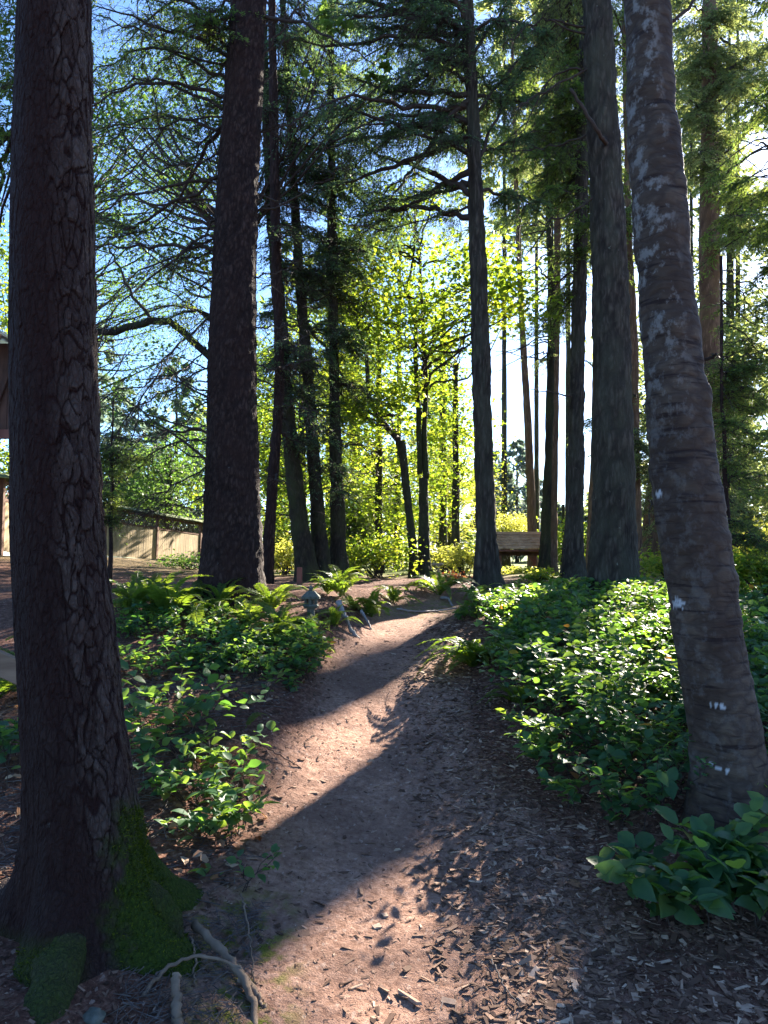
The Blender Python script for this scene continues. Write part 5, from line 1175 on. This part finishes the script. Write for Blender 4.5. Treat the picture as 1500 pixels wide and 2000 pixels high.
rootlet('fallen_branch', 'curved pale sliver in the sunny chips at lower right', 'branch', [(1072, 1845, .015), (1068, 1870, .02), (1052, 1885, .01)], .004, .002, 'chip_wood')
gq = ground([186], [1990])[0]; th = np.linspace(0, np.pi, 14); V, F = lathe(np.stack([.036*np.sin(th), -.02*np.cos(th)], 1), gq+UP*.01, 20); V = V+.012*fbm(V*28, 3, 44)[:, None]*unit(V-gq); mb = MB(); mb.add(V, F, smooth=True); mb.build('pale_stone', 'grey_stone', base=gq, label='pale rounded stone at the bottom left edge', cat='stone')
# sticks and dead stems in the shade on the left
def debris(name, label, kind, poly, n, L0, L1, r, mat, seed, lift=.02, group=None):
    g = np.random.default_rng(seed); P = scatter_poly(poly, n, g); a = g.random(n)*6.283; L = L0+(L1-L0)*g.random(n)**2
    D = np.stack([np.cos(a)*L, np.sin(a)*L, g.normal(0, .12, n)*L], 1); V, F = sticks(P+UP*lift*g.random((n, 1))-D/2, P+UP*lift*g.random((n, 1))+D/2, r*(.4+g.random(n)), r*(.2+.5*g.random(n)))
    mb = MB(); mb.add(V, F, tint=np.repeat(g.random(n), 3)); return mb.build(name, mat, base=P.mean(0), label=label, cat='litter', kind='stuff', group=group)
LEFTP = [(-60, 1740), (60, 1740), (250, 1700), (330, 1790), (480, 1740), (520, 1660), (520, 1540), (480, 1420), (600, 1340), (380, 1290), (210, 1290), (40, 1330), (-60, 1400)]
debris('twig_litter', 'dead twigs scattered over the left bank', 'stuff', LEFTP, 1300, .05, .32, .0028, 'dead_twig', 601)
debris('twig_litter', 'fine sticks littering the bank at lower left', 'stuff', [(200, 2060), (480, 2060), (520, 1760), (330, 1800), (250, 1900)], 900, .02, .14, .0018, 'dead_twig', 602)
def boxes_np(P, L, W, T, az, pit, rol, tint, mb):
    n = len(P); u = np.array([(x, y, z) for x in (-1, 1) for y in (-1, 1) for z in (-1, 1)], float)*.5
    q = u[None]*np.stack([L, W, T], 1)[:, None]; g = RNG
    q[:, :, 1] *= 1+g.uniform(-.6, .3, (n, 8)); q[:, :, 0] *= 1+g.uniform(-.3, .25, (n, 8)); q[:, :, 2] *= 1+g.uniform(-.4, .4, (n, 8))
    cz_, sz_, cy_, sy_, cx_, sx_ = np.cos(az), np.sin(az), np.cos(pit), np.sin(pit), np.cos(rol), np.sin(rol)
    def rot(q, c, s_, a, b):
        r = q.copy(); r[..., a] = q[..., a]*c[:, None]-q[..., b]*s_[:, None]; r[..., b] = q[..., a]*s_[:, None]+q[..., b]*c[:, None]; return r
    q = rot(q, cx_, sx_, 1, 2); q = rot(q, cy_, sy_, 0, 2); q = rot(q, cz_, sz_, 0, 1)
    V = q+P[:, None]; f = np.array([(0, 1, 3, 2), (4, 6, 7, 5), (0, 4, 5, 1), (2, 3, 7, 6), (0, 2, 6, 4), (1, 5, 7, 3)])
    mb.add(V.reshape(-1, 3), (np.arange(n)[:, None, None]*8+f[None]).reshape(-1, 4), tint=np.repeat(tint, 6))
def chips(name, label, n, seed, dens, size, ypow, ymax=9.5, mat='wood_chip', thick=.22, sink=.2, tl=(.12, 1.)):
    g = np.random.default_rng(seed); P = []
    while len(P) < n:
        q = np.column_stack([g.uniform(-2.4, 2.9, 8000), 1.5+(ymax-1.5)*g.random(8000)**ypow]); u = trail_u(q[:, 0], q[:, 1]); P += list(np.column_stack([q, u])[g.random(8000) < dens(u, q[:, 0], q[:, 1])])
    P = np.array(P[:n]); u = P[:, 2]; L = size[0]+(size[1]-size[0])*g.random(n)**2.6; W = L*(.16+.3*g.random(n)); T = np.minimum(W, L*.3)*thick*(.6+.9*g.random(n))
    C = np.column_stack([P[:, 0], P[:, 1], H(P[:, 0], P[:, 1], u)+.006*fbm(np.column_stack([P[:, :2], 0*u])*9, 3, 21)*sstep(14, 4, P[:, 1])+T*.5-sink*T+.004*g.random(n)])
    mb = MB(); boxes_np(C, L, W, T, g.random(n)*6.283, g.normal(0, .16, n), g.normal(0, .22, n), tl[0]+(tl[1]-tl[0])*g.random(n)**1.3, mb)
    return mb.build(name, mat, base=(0, 4, 0), label=label, cat='litter', kind='stuff')
rightness = lambda u, x, y: sstep(.0, .75, u)*sstep(3.2, 1.6, u)*(u < 8)
chips('wood_chips', 'brown wood chips strewn thickly along the right side of the trail', 36000, 701, lambda u, x, y: rightness(u, x, y)*.9+.03*(np.abs(u) < 1.2), (.010, .068), 2.1, sink=.4)
chips('bark_crumbs', 'small chips and crumbs pressed into the dirt of the trail', 22000, 702, lambda u, x, y: (.25+.6*sstep(.2, .8, u))*(np.abs(u) < 1.7), (.005, .022), 1.9, sink=.4, tl=(.1, 1))
chips('needle_litter', 'dead leaf scraps and bark flakes over the left bank', 16000, 703, lambda u, x, y: sstep(-.75, -1.2, u)*sstep(-5.5, -3, u)*(y < 8), (.008, .05), 1.5, thick=.07, sink=0., tl=(.0, .8))
# the most prominent single chips and fallen leaves
def chip(label, px, py, L, W, T, az, tint=.95):
    P = ground([px], [py]); P[:, 2] += T*.5; mb = MB(); boxes_np(P, np.array([L]), np.array([W]), np.array([T]), np.array([az]), np.array([.05]), np.array([.08]), np.array([tint]), mb)
    mb.build('wood_chip', 'wood_chip', base=P[0], label=label, cat='wood chip')
chip('pale square wood chip left of the trail middle in the lower sunny patch', 737, 1812, .038, .028, .008, .5, 1.)
chip('pale pointed wood chip just above the square one', 753, 1790, .034, .026, .008, 2., .97)
chip('dark edged wood chip lying in the sunny dirt near the bottom', 750, 1935, .05, .018, .012, 2.4, .8)
chip('longest curved wood chip lying at the bottom of the sunny patch', 800, 1952, .10, .018, .012, 2.4, .9)
chip('broad flat wood chip in the sunny chips at lower right', 1065, 1925, .06, .026, .009, 2.9, .9)
chip('blunt brown wood chip right of the trail middle', 860, 1838, .045, .02, .012, .7, .85)
def fallen_leaf(label, px, py, L, az, mat, tint, shape='maple'):
    P = ground([px], [py])+UP*.012; mb = MB(); leaf_mesh(mb, P, np.array([(math.cos(az), math.sin(az), .12)]), np.array([(.1, -.2, 1.)]), np.array([L]), np.array([L*(.9 if shape == 'maple' else .55)]), shape, tint=np.array([tint]))
    mb.build('fallen_leaf', mat, base=P[0], label=label, cat='leaf')
fallen_leaf('orange-brown fallen leaf among the dark chips on the right', 1120, 1735, .06, 1., 'dead_leaf', .35)
fallen_leaf('pale dry leaf lying in the middle of the shaded trail', 768, 1667, .045, .2, 'dead_leaf', 1., 'oval')
fallen_leaf('pale narrow leaf on the dark part of the trail', 715, 1492, .06, .1, 'dead_leaf', .95, 'oval')
fallen_leaf('reddish leaf at the left trail edge by the dark salal', 508, 1648, .06, 2., 'red_leaves', .1, 'oval')
fallen_leaf('small light leaf on the trail below the bend', 790, 1435, .05, 3., 'dead_leaf', .9, 'oval')
fallen_leaf('light leaf at the trail edge near the lone fern frond', 635, 1393, .05, 2.6, 'dead_leaf', .95, 'oval')
gl = np.random.default_rng(88); P = scatter_poly(LEFTP, 420, gl); P[:, 2] += .015+.03*gl.random(420); aa = gl.random(420)*6.283
mb = MB(); leaf_mesh(mb, P, np.stack([np.cos(aa), np.sin(aa), .2*gl.normal(size=420)], 1), UP+gl.normal(0, .4, (420, 3)), .03+.05*gl.random(420), .025+.03*gl.random(420), 'oval', tint=gl.random(420)**1.4); mb.build('leaf_litter', 'dead_leaf', base=P.mean(0), label='curled brown leaves scattered over the left bank', cat='litter', kind='stuff')
# ------------------------------------------------------------------ air
t = NT('haze_air'); pv = t.n('ShaderNodeVolumePrincipled'); pv.inputs['Color'].default_value = (.82, .88, 1, 1); pv.inputs['Density'].default_value = .0001; pv.inputs['Anisotropy'].default_value = .35
t.l(pv.outputs[0], t.out.inputs['Volume'])
mb = MB(); V, F = box((0, 55, 11), (130, 140, 26)); mb.add(V, F); mb.build('haze', 'haze_air', kind='stuff', label='thin bluish haze in the air between the trees', cat='haze')
